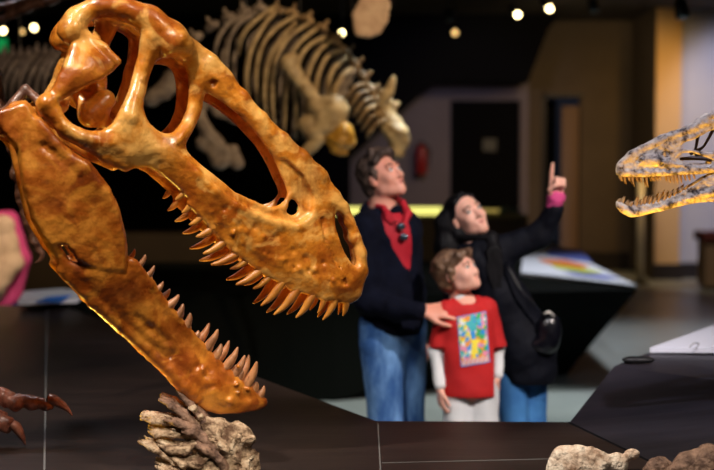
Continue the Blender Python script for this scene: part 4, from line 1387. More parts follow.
# flat hanging shoulder blade
S = SDF(P(345, 50, 8.6) - (0, .1, 0), P(400, -14, 8.6) + (0, .1, 0), .008)
pl = [(352, 14), (358, 3), (364, -8), (388, -8), (390, 6), (388, 22), (380, 34), (368, 38), (356, 36), (353, 26)]
plate(S, [xz(P(a_, b_, 8.6)) for a_, b_ in pl], [], lambda x, z: 8.6 + 0 * x, .02, .015, sign=(1,))
S.noise(.006, 22, 2)
sb = S.build('scapula_fossil', mat('brown_blade', (0.42, 0.27, 0.18), (0.56, 0.4, 0.28), .7, 12, .3))
cn = P(372, 10, 8.6)
origin_to(sb, cn)
MB().tube([P(372, -4, 8.6), (P(372, -4, 8.6)[0], 8.6, 4.1)], .006, 6, 1).build('hanging_rod', M_STEEL, sb)
tag(sb, 'flat brown fossil shoulder blade hung above the mammal skeleton', 'fossil')

# ribcage of another skeleton at the far left
Yz = 10.5
lr = empty('mounted_skeleton', P(20, 120, Yz))
for i in range(11):
    x0 = -22 + i * 8.2
    y0_ = 60 - i * .6 + rnd.uniform(-2, 2)
    q = [P(x0 + 8, y0_, Yz), P(x0, y0_ + 10, Yz - .12), P(x0 - 7, y0_ + 26, Yz - .14), P(x0 - 8, y0_ + 44, Yz - .08)]
    MB().tube(q, [.022, .022, .018, .012], 8).build('rib', M_BONEG, lr, True)
    p_ = P(x0 + 9, y0_ - 2, Yz)
    S = SDF(p_ - .1, p_ + .12, .014)
    S.ball(p_, .035).cap(p_, p_ + (0.01, 0, .07), .02, .014).cap(p_ - (0, .05, 0), p_ + (0, .05, 0), .014)
    S.build('vertebra', M_BONEG, lr)
mm = MB().tube([P(-20, 60, Yz), P(30, 57, Yz), P(72, 54, Yz)], .014, 8, 1)
mm.tube([P(20, 58, Yz), (P(20, 58, Yz)[0], Yz, 4.1)], .008, 6, 1)
mm.build('steel_armature', M_STEEL, lr)
tag(lr, 'greyish rib cage of a distant mounted skeleton at the left edge', 'skeleton')

# long bones overhead, top left
S = SDF(P(-30, 30, 6.5) - (0, .12, 0), P(90, -25, 6.5) + (0, .12, 0), .01)
S.chain([(P(-20, 30, 6.5), .02), (P(0, 20, 6.5), .018), (P(25, 10, 6.5), .016), (P(50, 2, 6.5), .018), (P(75, -10, 6.5), .022)], .02)
S.chain([(P(-15, 8, 6.5), .022), (P(10, 6, 6.5), .018), (P(40, -4, 6.5), .02)], .02)
S.noise(.004, 30, 2)
ob = S.build('overhead_bone', M_ARM)
origin_to(ob, P(30, 5, 6.5))
q = P(25, 8, 6.5)
MB().tube([q, (q[0], q[1], 4.1)], .005, 6, 1).build('hanging_cable', M_STEEL, ob)
tag(ob, 'thin brown forked bone slanting across the top left corner', 'fossil')

# ================================================================== LIGHT FIXTURES
def track_spot(px, py, Y, label, m_=M_LAMP, r_=.06, aim=(-.5, -.7, -.5)):
    p_ = P(px, py, Y)
    e = empty('track_spotlight', p_)
    a_ = Vector(aim).normalized()
    a_ = np.array(a_)
    MB().tube([p_ - a_ * .22, p_ - a_ * .2, p_ - a_ * .02], [r_ * .6, r_, r_ * 1.1], 14, 1).build('housing', M_STEEL, e, True)
    MB().tube([p_ - a_ * .02, p_ + a_ * .005], [r_ * .95, r_ * .9], 14, 1).build('lamp_lens', m_, e, True)
    b_ = p_ - a_ * .12
    MB().tube([b_, (b_[0], b_[1], 4.1)], .012, 6, 1).build('stem', M_STEEL, e, True)
    tag(e, label, 'spotlight', 'track spotlights on the ceiling')


track_spot(455, 33, 18.5, 'track spotlight glowing nearest above the grey wall, above the fire extinguisher', M_LAMPW, .04, (0, -.8, -.6))
track_spot(518, 15, 14, 'left of the two bright track spotlights close together at the top', M_LAMP, .03, (.3, -.8, -.5))
track_spot(550, 9, 13, 'right of the two bright track spotlights close together at the top', M_LAMP, .03, (.3, -.8, -.5))
track_spot(342, 33, 12.5, 'small spotlight glowing just left of the hanging shoulder blade', M_LAMP, .022, (0, -.9, -.4))
track_spot(34, 28, 16, 'bright round spotlight in the dark at the upper left', M_LAMP, .03, (.1, -.9, -.4))
track_spot(3, 31, 16, 'spotlight glowing at the left edge above the green sign', M_LAMP, .03, (.1, -.9, -.4))
track_spot(22, 32, 17, 'dim spotlight between the two brighter ones at upper left', M_LAMPW, .028, (.1, -.9, -.4))
# unlit fixtures
for px, py, Y, lb in ((680, 10, 10, 'unlit black spotlight hanging over the ochre pier'), (448, 16, 16, 'unlit black spotlight left of the two bright ones'), (592, 6, 14, 'unlit dark spotlight right of the bright pair')):
    p_ = P(px, py, Y)
    e = empty('track_spotlight', p_)
    MB().tube([p_ + (0, 0, .08), p_ + (0.0, 0, .06), p_ + (.02, -.02, -.06)], [.03, .05, .055], 12, 1).build('housing', M_STEEL, e, True)
    MB().tube([p_ + (.02, -.02, -.055), p_ + (.021, -.021, -.063)], [.05, .045], 12, 1).build('lamp_lens', M_GLASS, e, True)
    MB().tube([p_ + (0, 0, .05), (p_[0], p_[1], 4.1)], .012, 6, 1).build('stem', M_STEEL, e, True)
    tag(e, lb, 'spotlight', 'track spotlights on the ceiling')
tr0 = P(430, 2, 13)
struct('trim_2', MB().box(-5, 6, 13.3, 13.36, 4.05, 4.1), M_STEEL)
p_ = P(0, 46, 18)
gs = empty('exit_sign', p_)
MB().box(p_[0] - .12, p_[0] + .08, 18, 18.06, p_[2] - .12, p_[2] + .1).build('sign_face', M_GREEN, gs)
MB().box(p_[0] - .14, p_[0] + .1, 18.06, 18.12, p_[2] - .14, p_[2] + .12).build('sign_housing', M_STEEL, gs)
MB().tube([(p_[0], 18.09, p_[2] + .12), (p_[0], 18.09, 4.1)], .012, 6, 1).build('stem', M_STEEL, gs, True)
tag(gs, 'small glowing green sign at the left edge of the view', 'sign')


# ================================================================== PEOPLE
def unit(v):
    v = np.array(v, float)
    return v / np.linalg.norm(v)


def basis(f, up=(0, 0, 1)):
    f = unit(f)
    r = unit(np.cross(f, np.array(up, float)))
    u = np.cross(r, f)
    return r, f, u


class Head:
    def __init__(s, c, f, sc=1.0, up=(0, 0, 1)):
        s.c = np.array(c, float)
        s.r, s.f, s.u = basis(f, up)
        s.k = sc
        s.M = np.stack([s.r, s.f, s.u], 1)

    def p(s, x, y, z):
        return s.c + (s.r * x + s.f * y + s.u * z) * s.k

    def sculpt(s, S, child=False, male=True):
        k = s.k
        S.ell(s.p(0, -.012, .03), (.074 * k, .093 * k, .082 * k), s.M, .02)
        S.ell(s.p(0, .025, -.035), ((.057 if not getattr(s, 'wide', 0) else .063) * k, .062 * k, (.078 if not child else .066) * k), s.M, .03)
        jw = .042 if male else .034
        jz = -.098 if not child else -.088
        for q in (-1, 1):
            S.cap(s.p(q * jw, .01, -.07), s.p(q * .012, .07, jz), .022 * k, .016 * k, .03)
            S.ball(s.p(q * .034, .062, -.03), (.02 if not child else .026) * k, .03)
            S.ball(s.p(q * .031, .094, .006), .012 * k, .01, True)
            S.ball(s.p(q * .031, .073, .004), .0125 * k, .004)
            S.ell(s.p(q * .075, -.008, -.012), (.009 * k, .019 * k, .03 * k), s.M, .006)
            S.ball(s.p(q * .012, .094, -.036), .009 * k, .008)
        S.cap(s.p(-.034, .077, .024), s.p(.034, .077, .024), .012 * k, None, .015)
        S.cap(s.p(0, .08, .012), s.p(0, (.108 if not child else .1), -.033), .008 * k, .012 * k, .012)
        S.cap(s.p(-.018, .078, -.063), s.p(.018, .078, -.063), .011 * k, None, .012)
        S.ball(s.p(0, .078, jz + .006), .017 * k, .02)

    def features(s, par, brow, child=False):
        k = s.k
        for q in (-1, 1):
            MB().tube([s.p(q * .031, .082, .005), s.p(q * .031, .0885, .005)], [.0135 * k, .009 * k], 10, 1).build('eye', M_EYE, par, True)
            MB().tube([s.p(q * .031 + .001, .086, .007), s.p(q * .031 + .001, .0905, .007)], [.008 * k, .006 * k], 10, 1).build('iris', M_IRIS, par, True)
            MB().tube([s.p(q * .014, .09, .022), s.p(q * .031, .0885, .028), s.p(q * .048, .076, .023)], [.0035 * k, .0045 * k, .002 * k], 8).build('eyebrow', brow, par, True)
        MB().tube([s.p(-.023, .083, -.064), s.p(-.008, .0905, -.0605), s.p(0, .0905, -.062), s.p(.008, .0905, -.0605), s.p(.023, .083, -.064)], [.001, .0045 * k, .0045 * k, .0045 * k, .001], 8).build('lips', M_LIP, par, True)
        MB().tube([s.p(-.018, .084, -.068), s.p(0, .0895, -.0715), s.p(.018, .084, -.068)], [.001, .0055 * k, .001], 8).build('lips', M_LIP, par, True)


def hand(S, wr, d, n, side, sc=1.0, curl=(.5, .5, .5, .5, .3), spread=1.0):
    """wrist, direction to knuckles, palm normal, thumb side"""
    d = unit(d)
    n = unit(np.array(n) - d * np.dot(n, d))
    t = np.cross(d, n) * side
    L = [(.072, .0), (.08, .0), (.074, 0), (.058, 0)]
    offs = [.03, .01, -.011, -.031]
    for i in range(4):
        kn = wr + (d * (.088 - .006 * abs(i - 1)) + t * offs[i]) * sc
        S.cap(wr + d * .012 * sc + t * offs[i] * .6 * sc, kn, .0135 * sc, .0105 * sc, .012)
        p_ = kn
        ang = 0.0
        fd = unit(d + t * offs[i] * 4 * spread)
        for j, fr in enumerate((.45, .3, .25)):
            ang += curl[i] * (1.0 if j else .8)
            dd = unit(fd * math.cos(ang) + n * math.sin(ang))
            q = p_ + dd * L[i][0] * fr * sc * 1.05
            S.cap(p_, q, (.0092 - .001 * j) * sc, (.0088 - .001 * j) * sc, .003)
            p_ = q
    a_ = wr + (d * .02 + t * .024) * sc
    b_ = a_ + unit(d * .75 + t * .6 + n * .25) * .042 * sc
    c_ = b_ + unit(d * .9 + t * .25 + n * curl[4]) * .034 * sc
    e_ = c_ + unit(d * .9 + t * .0 + n * curl[4] * 1.6) * .026 * sc
    S.cap(a_, b_, .014 * sc, .011 * sc, .012)
    S.cap(b_, c_, .0105 * sc, .0095 * sc, .004)
    S.cap(c_, e_, .0095 * sc, .008 * sc, .004)


def limb(S, pts, k=.03):
    S.chain([(np.array(p_, float), r_) for p_, r_ in pts], k)


def grid_for(pts, pad, vox):
    a_ = np.array(pts)
    return SDF(a_.min(0) - pad, a_.max(0) + pad, vox)


def shoe(par, ank, d, sc=1.0):
    d = unit(d)
    a_ = np.array([ank[0], ank[1], .05])
    S_ = grid_for([a_, a_ + d * .2 * sc], .12, .01)
    S_.chain([(a_ - d * .04 * sc, .042 * sc), (a_ + d * .08 * sc + (0, 0, -.005), .042 * sc), (a_ + d * .16 * sc + (0, 0, -.015), .034 * sc)], .03)
    S_.cap(a_, a_ + (0, 0, .05), .042 * sc, .04 * sc, .02)
    S_.F[:, :, S_.ax[2] < 0.0] = 1
    S_.build('shoe', M_SHOE, par)


# ------------------------------------------------------------ the man
YM = 6.35
m = lambda px, py, dy=0.0: P(px, py, YM + dy)
man = empty('person', m(393, 340) * (1, 1, 0))
hm = Head(m(382, 176.5), (.74, -.60, .40), 1.02, (-.16, 0, 1))
nb = m(382, 209, .02)
shL, shR = m(367, 231, -.08), m(405, 228, .10)        # viewer-left (near) and viewer-right (far) shoulder
el, wr = m(367, 300, -.13), m(423, 311, -.30)
el2, wr2 = m(414, 292, .2), m(418, 338, .16)
hipL, hipR = m(382, 345, -.05), m(403, 345, .06)
knL, knR = m(387, 432, -.07), m(407, 432, .05)
anL, anR = np.array([knL[0] - .0, YM - .04, .08]), np.array([knR[0] + .03, YM + .06, .08])
pts = [hm.p(0, 0, .2), anL, anR, shL, el, wr + (.2, 0, 0), el2, wr2]
S = grid_for(pts, .16, .0062)
hm.sculpt(S)
S.cap(hm.p(0, -.02, -.05), nb, .056, .06, .03)
S.cap(nb, m(386, 235, .02), .06, .08, .05)
limb(S, [(shL, .05), (m(387, 240), .09), (shR, .05)], .05)
limb(S, [(m(387, 245), .10), (m(390, 290), .10), (m(393, 335), .10)], .05)
limb(S, [(shL, .05), (el, .04), (wr, .027)], .03)
limb(S, [(shR, .05), (el2, .04), (wr2, .027)], .03)
for h_, k_, a_ in ((hipL, knL, anL), (hipR, knR, anR)):
    limb(S, [(h_, .085), (k_, .055), (a_, .04)], .04)
    S.cap(a_ + (0, 0, -.03), a_ + (.08, -.1, -.04), .035, .03, .03)
hand(S, wr, (1, .1, .0), (0.15, .7, -.7), -1, 1.12, (.12, .12, .14, .18, .2), 1.6)
hand(S, wr2, (.2, -.1, -1), (-.4, .6, 0), 1, 1.0)
S.build('body', M_SKIN, man)
hm.features(man, M_HAIRM)
# hair
S = grid_for([hm.p(0, 0, 0)], .18, .005)
S.ell(hm.p(0, -.03, .04), (.085, .098, .09), hm.M, .02)
S.ell(hm.p(0, -.055, -.02), (.078, .062, .08), hm.M, .02)
S.ell(hm.p(0, .09, -.028), (.07, .062, .104), hm.M, .008, True)
for q in (-1, 1):
    S.cap(hm.p(q * .073, .012, .04), hm.p(q * .074, .014, -.016), .012, .008, .012)
    S.ball(hm.p(q * .085, -.006, -.014), .026, .008, True)
S.chain([(hm.p(-.07, .03, .06), .014), (hm.p(-.045, .064, .088), .018), (hm.p(-.01, .078, .098), .02), (hm.p(.035, .07, .094), .018), (hm.p(.068, .036, .066), .014)], .012)
S.chain([(hm.p(-.03, .03, .11), .03), (hm.p(.04, .02, .115), .028)], .02)
S.noise(.005, 70, 3, 2)
S.build('hair', M_HAIRM, man)
# shirt
S = grid_for([shL, shR, m(393, 335), nb], .18, .0075)
limb(S, [(m(388, 236, .0), .13), (m(390, 290), .13), (m(393, 318), .128)], .05)
limb(S, [(shL, .062), (m(388, 236), .12), (shR, .062)], .05)
S.chain([(nb + (-.02, .02, -.03), .078), (nb + (.0, 0, .0), .066)], .02)
S.cap(nb + (0, -.0, .12), nb + (0.03, -.05, .0), .058, .05, .01, True)
S.F[:, :, S.ax[2] < m(393, 330)[2]] = 1
S.build('shirt', M_REDS, man)
S = grid_for([m(385, 212), m(410, 215)], .14, .006)
S.chain([(m(384, 208, -.08), .014), (m(389, 217, -.12), .02), (m(396, 226, -.15), .010)], .01)
S.chain([(m(403, 203, -.03), .014), (m(408, 213, -.07), .02), (m(404, 226, -.13), .010)], .01)
S.chain([(m(384, 208, -.08), .013), (m(371, 204, .0), .014), (m(377, 200, .08), .014), (m(398, 200, .06), .014), (m(403, 203, -.03), .014)], .01)
S.build('shirt_collar', M_REDS, man)
# jacket
S = grid_for([shL, shR, el, wr, el2, wr2, m(393, 345)], .2, .007)
limb(S, [(m(388, 240, .01), .142), (m(390, 290), .148), (m(392, 322), .15)], .05)
limb(S, [(shL, .086), (m(388, 234, .01), .135), (shR, .082)], .05)
limb(S, [(shL, .084), (m(365, 270, -.12), .07), (el, .062), (m(398, 310, -.22), .054), (wr + (-.02, 0, 0), .042)], .03)
limb(S, [(shR, .075), (el2, .055), (wr2 + (0, 0, .02), .04)], .03)
S.chain([(nb + (-.075, .0, -.01), .032), (nb + (-.05, .06, .0), .036), (nb + (.04, .08, -.0), .036)], .03)
S.cap(m(386, 190, -.02), nb, .066, .07, .01, True)
S.chain([(m(393, 206, -.12), .078), (m(400, 226, -.145), .062), (m(406, 246, -.13), .05), (m(411, 262, -.12), .038), (m(414.5, 276, -.10), .015)], .012, True)
S.F[:, :, S.ax[2] < m(393, 333)[2]] = 1
S.noise(.0045, 26, 4, 2)
S.build('jacket', M_NAVY, man)
# jeans
S = grid_for([hipL, hipR, anL, anR], .19, .0085)
limb(S, [(m(382, 328, -.02), .115), (m(403, 328, .03), .115)], .06)
S.cap(m(393, 350, 0), m(393, 362, 0), .10, .08, .05)
for h_, k_, a_ in ((hipL, knL, anL), (hipR, knR, anR)):
    limb(S, [(h_, .112), (k_, .082), (a_ + (0, 0, .02), .07)], .03)
S.F[:, :, S.ax[2] < .06] = 1
S.noise(.005, 20, 7, 2)
S.build('jeans', M_JEANS, man)
shoe(man, anL, (.6, -.8, 0))
shoe(man, anR, (.7, -.6, 0))
tag(man, 'man in a navy jacket and blue jeans looking up, one hand on the boy', 'person')
# sunglasses hanging in the collar
sg_ = empty('sunglasses', m(402, 232, -.15))
for a_, b_ in (((400, 224), (402, 229)), ((403, 234), (405, 240))):
    q1, q2 = m(*a_, -.148), m(*b_, -.15)
    c0 = (q1 + q2) / 2
    S = grid_for([c0], .05, .003)
    S.ell(c0, (.021, .009, .017), None, .005)
    S.build('lens', M_LENS, sg_)
MB().tube([m(399, 222, -.145), m(402, 231, -.152), m(406, 241, -.152)], .003, 6).build('frame', M_STEEL, sg_, True)
MB().tube([m(399, 222, -.145), m(394, 222, -.135), m(390, 226, -.13)], .0025, 6).build('temple_arm', M_STEEL, sg_, True)
tag(sg_, 'sunglasses hanging from the open collar of the man in the red shirt', 'sunglasses')

# ------------------------------------------------------------ the woman
YW = 6.45
wm = lambda px, py, dy=0.0: P(px, py, YW + dy)
wom = empty('person', wm(516, 340) * (1, 1, 0))
hw = Head(wm(466.5, 215.5), (.38, -.86, .34), 1.0, (-.46, 0, 1))
hw.wide = True
nbw = wm(474, 246, .03)
s1, s2 = wm(455, 262, .02), wm(503, 249, -.02)
e2_, w2_ = wm(539, 236, -.06), wm(556, 200, -.12)
e1_, w1_ = wm(456, 300, .1), wm(468, 332, .02)
hA, hB = wm(508, 348, 0), wm(528, 348, .04)
kA, kB = wm(515, 432, -.05), wm(533, 432, .03)
aA, aB = np.array([kA[0], YW, .08]), np.array([kB[0] + .02, YW + .08, .08])
S = grid_for([hw.p(0, 0, .2), s1, s2, e2_, wm(556, 155), e1_, w1_, aA, aB], .15, .0062)
hw.sculpt(S, male=False)
S.cap(hw.p(0, -.02, -.05), nbw, .046, .05, .03)
limb(S, [(nbw, .05), (wm(480, 262), .085), (wm(495, 300), .095), (wm(515, 340, .02), .12)], .05)
limb(S, [(s1, .045), (wm(480, 258), .08), (s2, .045)], .05)
limb(S, [(s2, .045), (e2_, .036), (w2_, .024)], .03)
limb(S, [(s1, .045), (e1_, .036), (w1_, .024)], .03)
for h_, k_, a_ in ((hA, kA, aA), (hB, kB, aB)):
    limb(S, [(h_, .085), (k_, .05), (a_, .036)], .04)
    S.cap(a_ + (0, 0, -.03), a_ + (.06, -.1, -.04), .032, .028, .03)
# pointing hand: index straight, other fingers folded
d_ = unit((.03, -.05, 1))
n_ = unit((.1, -1, 0))
t_ = np.array([-1.0, 0, 0])
hw0 = w2_ + (0, 0, .0)
for i, (ox, cr1) in enumerate(((-.026, 0), (-.008, 1), (.011, 1), (.028, 1))):
    kn = hw0 + d_ * .082 + np.array([ox, 0, -.004 * abs(i - 1)])
    S.cap(hw0 + d_ * .01 + np.array([ox * .6, 0, 0]), kn, .0135, .012, .01)
    if not cr1:
        S.cap(kn, kn + unit((.01, -.12, 1)) * .05, .0115, .0105, .003)
        S.cap(kn + unit((.01, -.12, 1)) * .05, kn + unit((.05, -.08, 1)) * .095, .0105, .008, .003)
    else:
        q1 = kn + unit((0.05, -.8, .6)) * .036
        q2 = q1 + unit((0, -.2, -1)) * .028
        q3 = q2 + unit((0, .9, -.5)) * .02
        S.cap(kn, q1, .0105, .0098, .004)
        S.cap(q1, q2, .0098, .0085, .004)
        S.cap(q2, q3, .0085, .0075, .004)
S.chain([(hw0 + (-.024, -.01, .02), .014), (hw0 + (-.034, -.035, .05), .0115), (hw0 + (-.014, -.05, .066), .0095), (hw0 + (.004, -.056, .072), .0085)], .006)
S.build('body', M_SKINW, wom)
hw.features(wom, M_HAIRW)
S = grid_for([hw.p(0, 0, .1), wm(452, 285), wm(500, 280)], .14, .0055)
S.ell(hw.p(0, -.03, .036), (.084, .095, .086), hw.M, .02)
S.ell(hw.p(0, -.05, -.03), (.082, .058, .09), hw.M, .02)
S.chain([(hw.p(-.06, -.03, .01), .035), (wm(446, 222, .02), .05), (wm(447, 245, .02), .06), (wm(449, 265, .0), .055), (wm(454, 285, -.04), .03)], .03)
S.ell(hw.p(0, .088, -.034), (.062, .07, .112), hw.M, .008, True)
S.chain([(hw.p(.070, -.03, .02), .022), (hw.p(.074, -.03, -.06), .03), (wm(491, 238, -.06), .034), (wm(494, 254, -.11), .04), (wm(495, 272, -.14), .036), (wm(497, 296, -.15), .02)], .015)
S.chain([(hw.p(-.058, .03, .055), .014), (hw.p(-.068, .018, .0), .014), (hw.p(-.066, .01, -.06), .018)], .012)
S.chain([(hw.p(-.055, .04, .07), .012), (hw.p(0, .052, .098), .012), (hw.p(.05, .036, .078), .011), (hw.p(.07, -.0, .03), .01)], .012)
S.noise(.003, 50, 3, 2)
S.build('hair', M_HAIRW, wom)
# coat
S = grid_for([s1, s2, e2_, w2_, e1_, w1_, wm(500, 385), wm(556, 380)], .14, .0075)
limb(S, [(nbw + (.0, .03, -.05), .08), (wm(484, 264), .115), (wm(500, 300), .128), (wm(522, 345), .15), (wm(527, 368), .15)], .05)
limb(S, [(s1, .065), (wm(480, 258, .01), .10), (s2 + (0, 0, -.01), .072)], .05)
limb(S, [(s2, .075), (e2_, .06), (wm(555, 209, -.11), .046)], .03)
limb(S, [(s1, .065), (e1_, .055), (w1_, .04)], .03)
S.chain([(nbw + (-.05, .03, .0), .04), (nbw + (.05, .01, -.01), .04)], .03)
S.cap(hw.p(0, 0, -.06), nbw + (.01, -.03, -.01), .05, .056, .01, True)
S.chain([(wm(478, 245, -.13), .04), (wm(486, 268, -.15), .012)], .01, True)
S.F[:, :, S.ax[2] < wm(520, 382)[2]] = 1
S.noise(.006, 24, 6, 3)
S.build('coat', M_COAT, wom)
S = grid_for([w2_], .1, .005)
S.chain([(w2_ + (-.01, .01, -.028), .038), (w2_ + (0, 0, .008), .043)], .01)
S.cap(w2_ + (0, 0, .0), w2_ + (0, 0, .06), .026, .028, .004, True)
S.noise(.003, 70, 3, 2)
S.build('sleeve_cuff', M_PINK, wom)
S = grid_for([hA, hB, aA, aB], .18, .009)
for h_, k_, a_ in ((hA, kA, aA), (hB, kB, aB)):
    limb(S, [(h_, .1), (k_, .066), (a_ + (0, 0, .02), .052)], .02)
S.F[:, :, S.ax[2] < .06] = 1
S.noise(.004, 20, 7, 2)
S.build('jeans', M_JEANSW, wom)
shoe(wom, aA, (.5, -.8, 0), .9)
shoe(wom, aB, (.6, -.8, 0), .9)
tag(wom, 'dark-haired woman in a black coat pointing upward with a raised finger', 'person')
# shoulder bag
bag = empty('shoulder_bag', wm(548, 345, -.16))
S = grid_for([wm(536, 300, -.16), wm(554, 350, -.16)], .1, .006)
S.ell(wm(549, 330, -.14), (.06, .05, .085), None, .02)
S.ell(wm(543, 344, -.13), (.07, .045, .05), None, .03)
S.noise(.004, 30, 4, 2)
S.build('bag_body', M_BAG, bag)
MB().tube([wm(506, 262, -.13), wm(520, 288, -.175), wm(534, 304, -.18), wm(545, 318, -.17)], [.010] * 4, 8, 4, .5).build('bag_strap', M_BAG, bag, True)
MB().tube([wm(544, 314, -.185), wm(549, 312, -.19), wm(554, 316, -.18)], .006, 8).build('buckle_ring', M_POST, bag, True)
tag(bag, 'black leather shoulder bag at the pointing woman\'s hip', 'bag')

# ------------------------------------------------------------ the boy
YB = 6.12
b = lambda px, py, dy=0.0: P(px, py, YB + dy)
boy = empty('person', b(468, 400) * (1, 1, 0))
hb = Head(b(457.5, 272), (.76, -.56, .36), .93, (-.18, 0, 1))
nbb = b(461, 299, .03)
ba, bb = b(445, 312, -.02), b(487, 309, .02)
bea, bwa = b(437, 350, .0), b(440, 389, -.05)
beb, bwb = b(497, 345, .06), b(497, 378, .0)
hA, hB = b(459, 392), b(482, 392)
kA, kB = b(459, 455, -.02), b(484, 455, -.02)
aA, aB = np.array([kA[0], YB, .07]), np.array([kB[0] + .01, YB, .07])
S = grid_for([hb.p(0, 0, .16), ba, bb, bea, bwb, beb, b(440, 405), aA, aB], .12, .006)
hb.sculpt(S, child=True)
S.cap(hb.p(0, -.02, -.05), nbb, .036, .042, .02)
limb(S, [(nbb, .045), (b(467, 322), .085), (b(467, 350), .085), (b(470, 385), .09)], .04)
limb(S, [(ba, .034), (b(467, 312), .06), (bb, .034)], .04)
limb(S, [(ba, .032), (bea, .026), (bwa, .019)], .02)
limb(S, [(bb, .032), (beb, .026), (bwb, .019)], .02)
for h_, k_, a_ in ((hA, kA, aA), (hB, kB, aB)):
    limb(S, [(h_, .06), (k_, .042), (a_, .03)], .03)
    S.cap(a_ + (0, 0, -.03), a_ + (.03, -.08, -.035), .028, .024, .02)
hand(S, bwa, (.05, -.1, -1), (.8, .3, 0), 1, .74, (.4, .4, .4, .4, .3))
hand(S, bwb, (0, -.1, -1), (-.8, .3, 0), -1, .74, (.4, .4, .4, .4, .3))
S.build('body', M_SKINW, boy)
hb.features(boy, M_HAIRC)
S = grid_for([hb.p(0, 0, 0)], .17, .005)
S.ell(hb.p(0, -.032, .036), (.084, .094, .084), hb.M, .02)
S.ell(hb.p(0, -.055, -.025), (.076, .055, .07), hb.M, .02)
S.ell(hb.p(0, .09, -.03), (.062, .06, .09), hb.M, .008, True)
for q in (-1, 1):
    S.cap(hb.p(q * .074, .01, .03), hb.p(q * .076, .0, -.025), .016, .012, .012)
S.chain([(hb.p(-.062, .04, .045), .018), (hb.p(-.03, .074, .07), .018), (hb.p(.01, .08, .076), .018), (hb.p(.045, .062, .066), .018), (hb.p(.066, .03, .045), .016)], .014)
S.noise(.006, 64, 13, 3)
S.build('hair', M_HAIRC, boy)
# undershirt sleeves and neck
S = grid_for([ba, bb, bea, beb, bwa, bwb, nbb], .1, .0065)
limb(S, [(ba, .036), (bea, .036), (bwa + (0, 0, .02), .028)], .02)
limb(S, [(bb, .036), (beb, .036), (bwb + (0, 0, .02), .028)], .02)
S.chain([(nbb + (0, -.01, -.005), .056), (nbb + (0.01, -.01, -.05), .082)], .02)
S.cap(nbb + (0, -.0, .012), nbb + (.0, 0, .09), .05, .05, .005, True)
S.noise(.003, 34, 3, 2)
S.build('undershirt', M_SLEEVE, boy)
# t-shirt
S = grid_for([ba, bb, b(430, 350), b(505, 350), b(470, 400)], .1, .006)
limb(S, [(b(466, 318), .088), (b(466, 350), .098), (b(471, 388), .108)], .04)
for dx_ in (-1, 1):
    limb(S, [(b(466 + dx_ * 9, 327, -.01), .082), (b(471 + dx_ * 10, 388), .094)], .03)
limb(S, [(ba + (.01, 0, 0), .052), (b(467, 312), .07), (bb + (-.01, 0, 0), .052)], .04)
limb(S, [(ba, .045), (b(437.5, 354), .046)], .02)
limb(S, [(bb, .045), (b(496, 346, .03), .048)], .02)
S.cap(nbb + (.02, -.055, -.012), nbb + (.0, -.0, .1), .046, .06, .006, True)
z_s = b(440, 347)[2]
mask = S.ax[2] < z_s
xm0, xm1 = b(443, 350)[0], b(494, 350)[0]
xi = (S.ax[0] < xm0) | (S.ax[0] > xm1)
S.F[np.ix_(xi, np.arange(S.n[1]), mask)] = 1
S.F[:, :, S.ax[2] < b(470, 395)[2]] = 1
S.noise(.003, 26, 5, 2)
ts = S.build('t_shirt', M_REDT, boy)
# print on the chest
NU, NV = 40, 56
c00, c10, c01, c11 = np.array((457, 317.)), np.array((486, 311.)), np.array((461, 367.)), np.array((490, 362.))
pv, pf, uvs = [], [], []
for j in range(NV + 1):
    for i in range(NU + 1):
        u_, v_ = i / NU, j / NV
        pxy = (c00 * (1 - u_) + c10 * u_) * (1 - v_) + (c01 * (1 - u_) + c11 * u_) * v_
        y_ = YB - .1
        for _ in range(5):
            q = P(pxy[0], pxy[1], y_)
            fy = S.front(q[0], q[2])
            if fy is not None:
                y_ = fy
        q = P(pxy[0], pxy[1], y_ - .004)
        pv.append(q)
        uvs.append((u_, 1 - v_))
for j in range(NV):
    for i in range(NU):
        a0 = j * (NU + 1) + i
        pf.append((a0, a0 + 1, a0 + NU + 2, a0 + NU + 1))
pr = obj('shirt_print', np.array(pv), np.array(pf), MATS['label_white'], boy)
pr.data.materials.clear()
cols = {'blue': (0.03, 0.28, 0.7), 'yellow': (0.85, 0.7, 0.05), 'green': (0.05, 0.4, 0.1), 'pink': (0.75, 0.25, 0.4), 'white': (.7, .75, .8), 'orange': (.8, .3, .03), 'teal': (.05, .45, .5)}
mk = list(cols)
for n__ in mk:
    pr.data.materials.append(mat('print_' + n__, cols[n__], rough=.6))
r2 = random.Random(5)
blobs = [(r2.random(), r2.random(), mk[r2.randrange(7)]) for _ in range(150)]
for fi, pg in enumerate(pr.data.polygons):
    j, i = divmod(fi, NU)
    u_, v_ = (i + .5) / NU, (j + .5) / NV
    if (u_ - .5) ** 2 / .02 + (v_ - .25) ** 2 / .008 < 1:
        n__ = 'teal'
    elif abs(u_ - .5) < .07 + .25 * max(0, v_ - .55) and .25 < v_ < .8:
        n__ = 'blue' if v_ < .5 else 'yellow'
    elif v_ > .88:
        n__ = ['pink', 'white', 'orange'][(i // 2 + j // 3) % 3]
    else:
        n__ = min(blobs, key=lambda bb_: (bb_[0] - u_) ** 2 * .5 + (bb_[1] - v_) ** 2 * 1.5)[2]
    if i in (0, NU - 1) or j in (0, NV - 1):
        n__ = 'blue'
    pg.material_index = mk.index(n__)
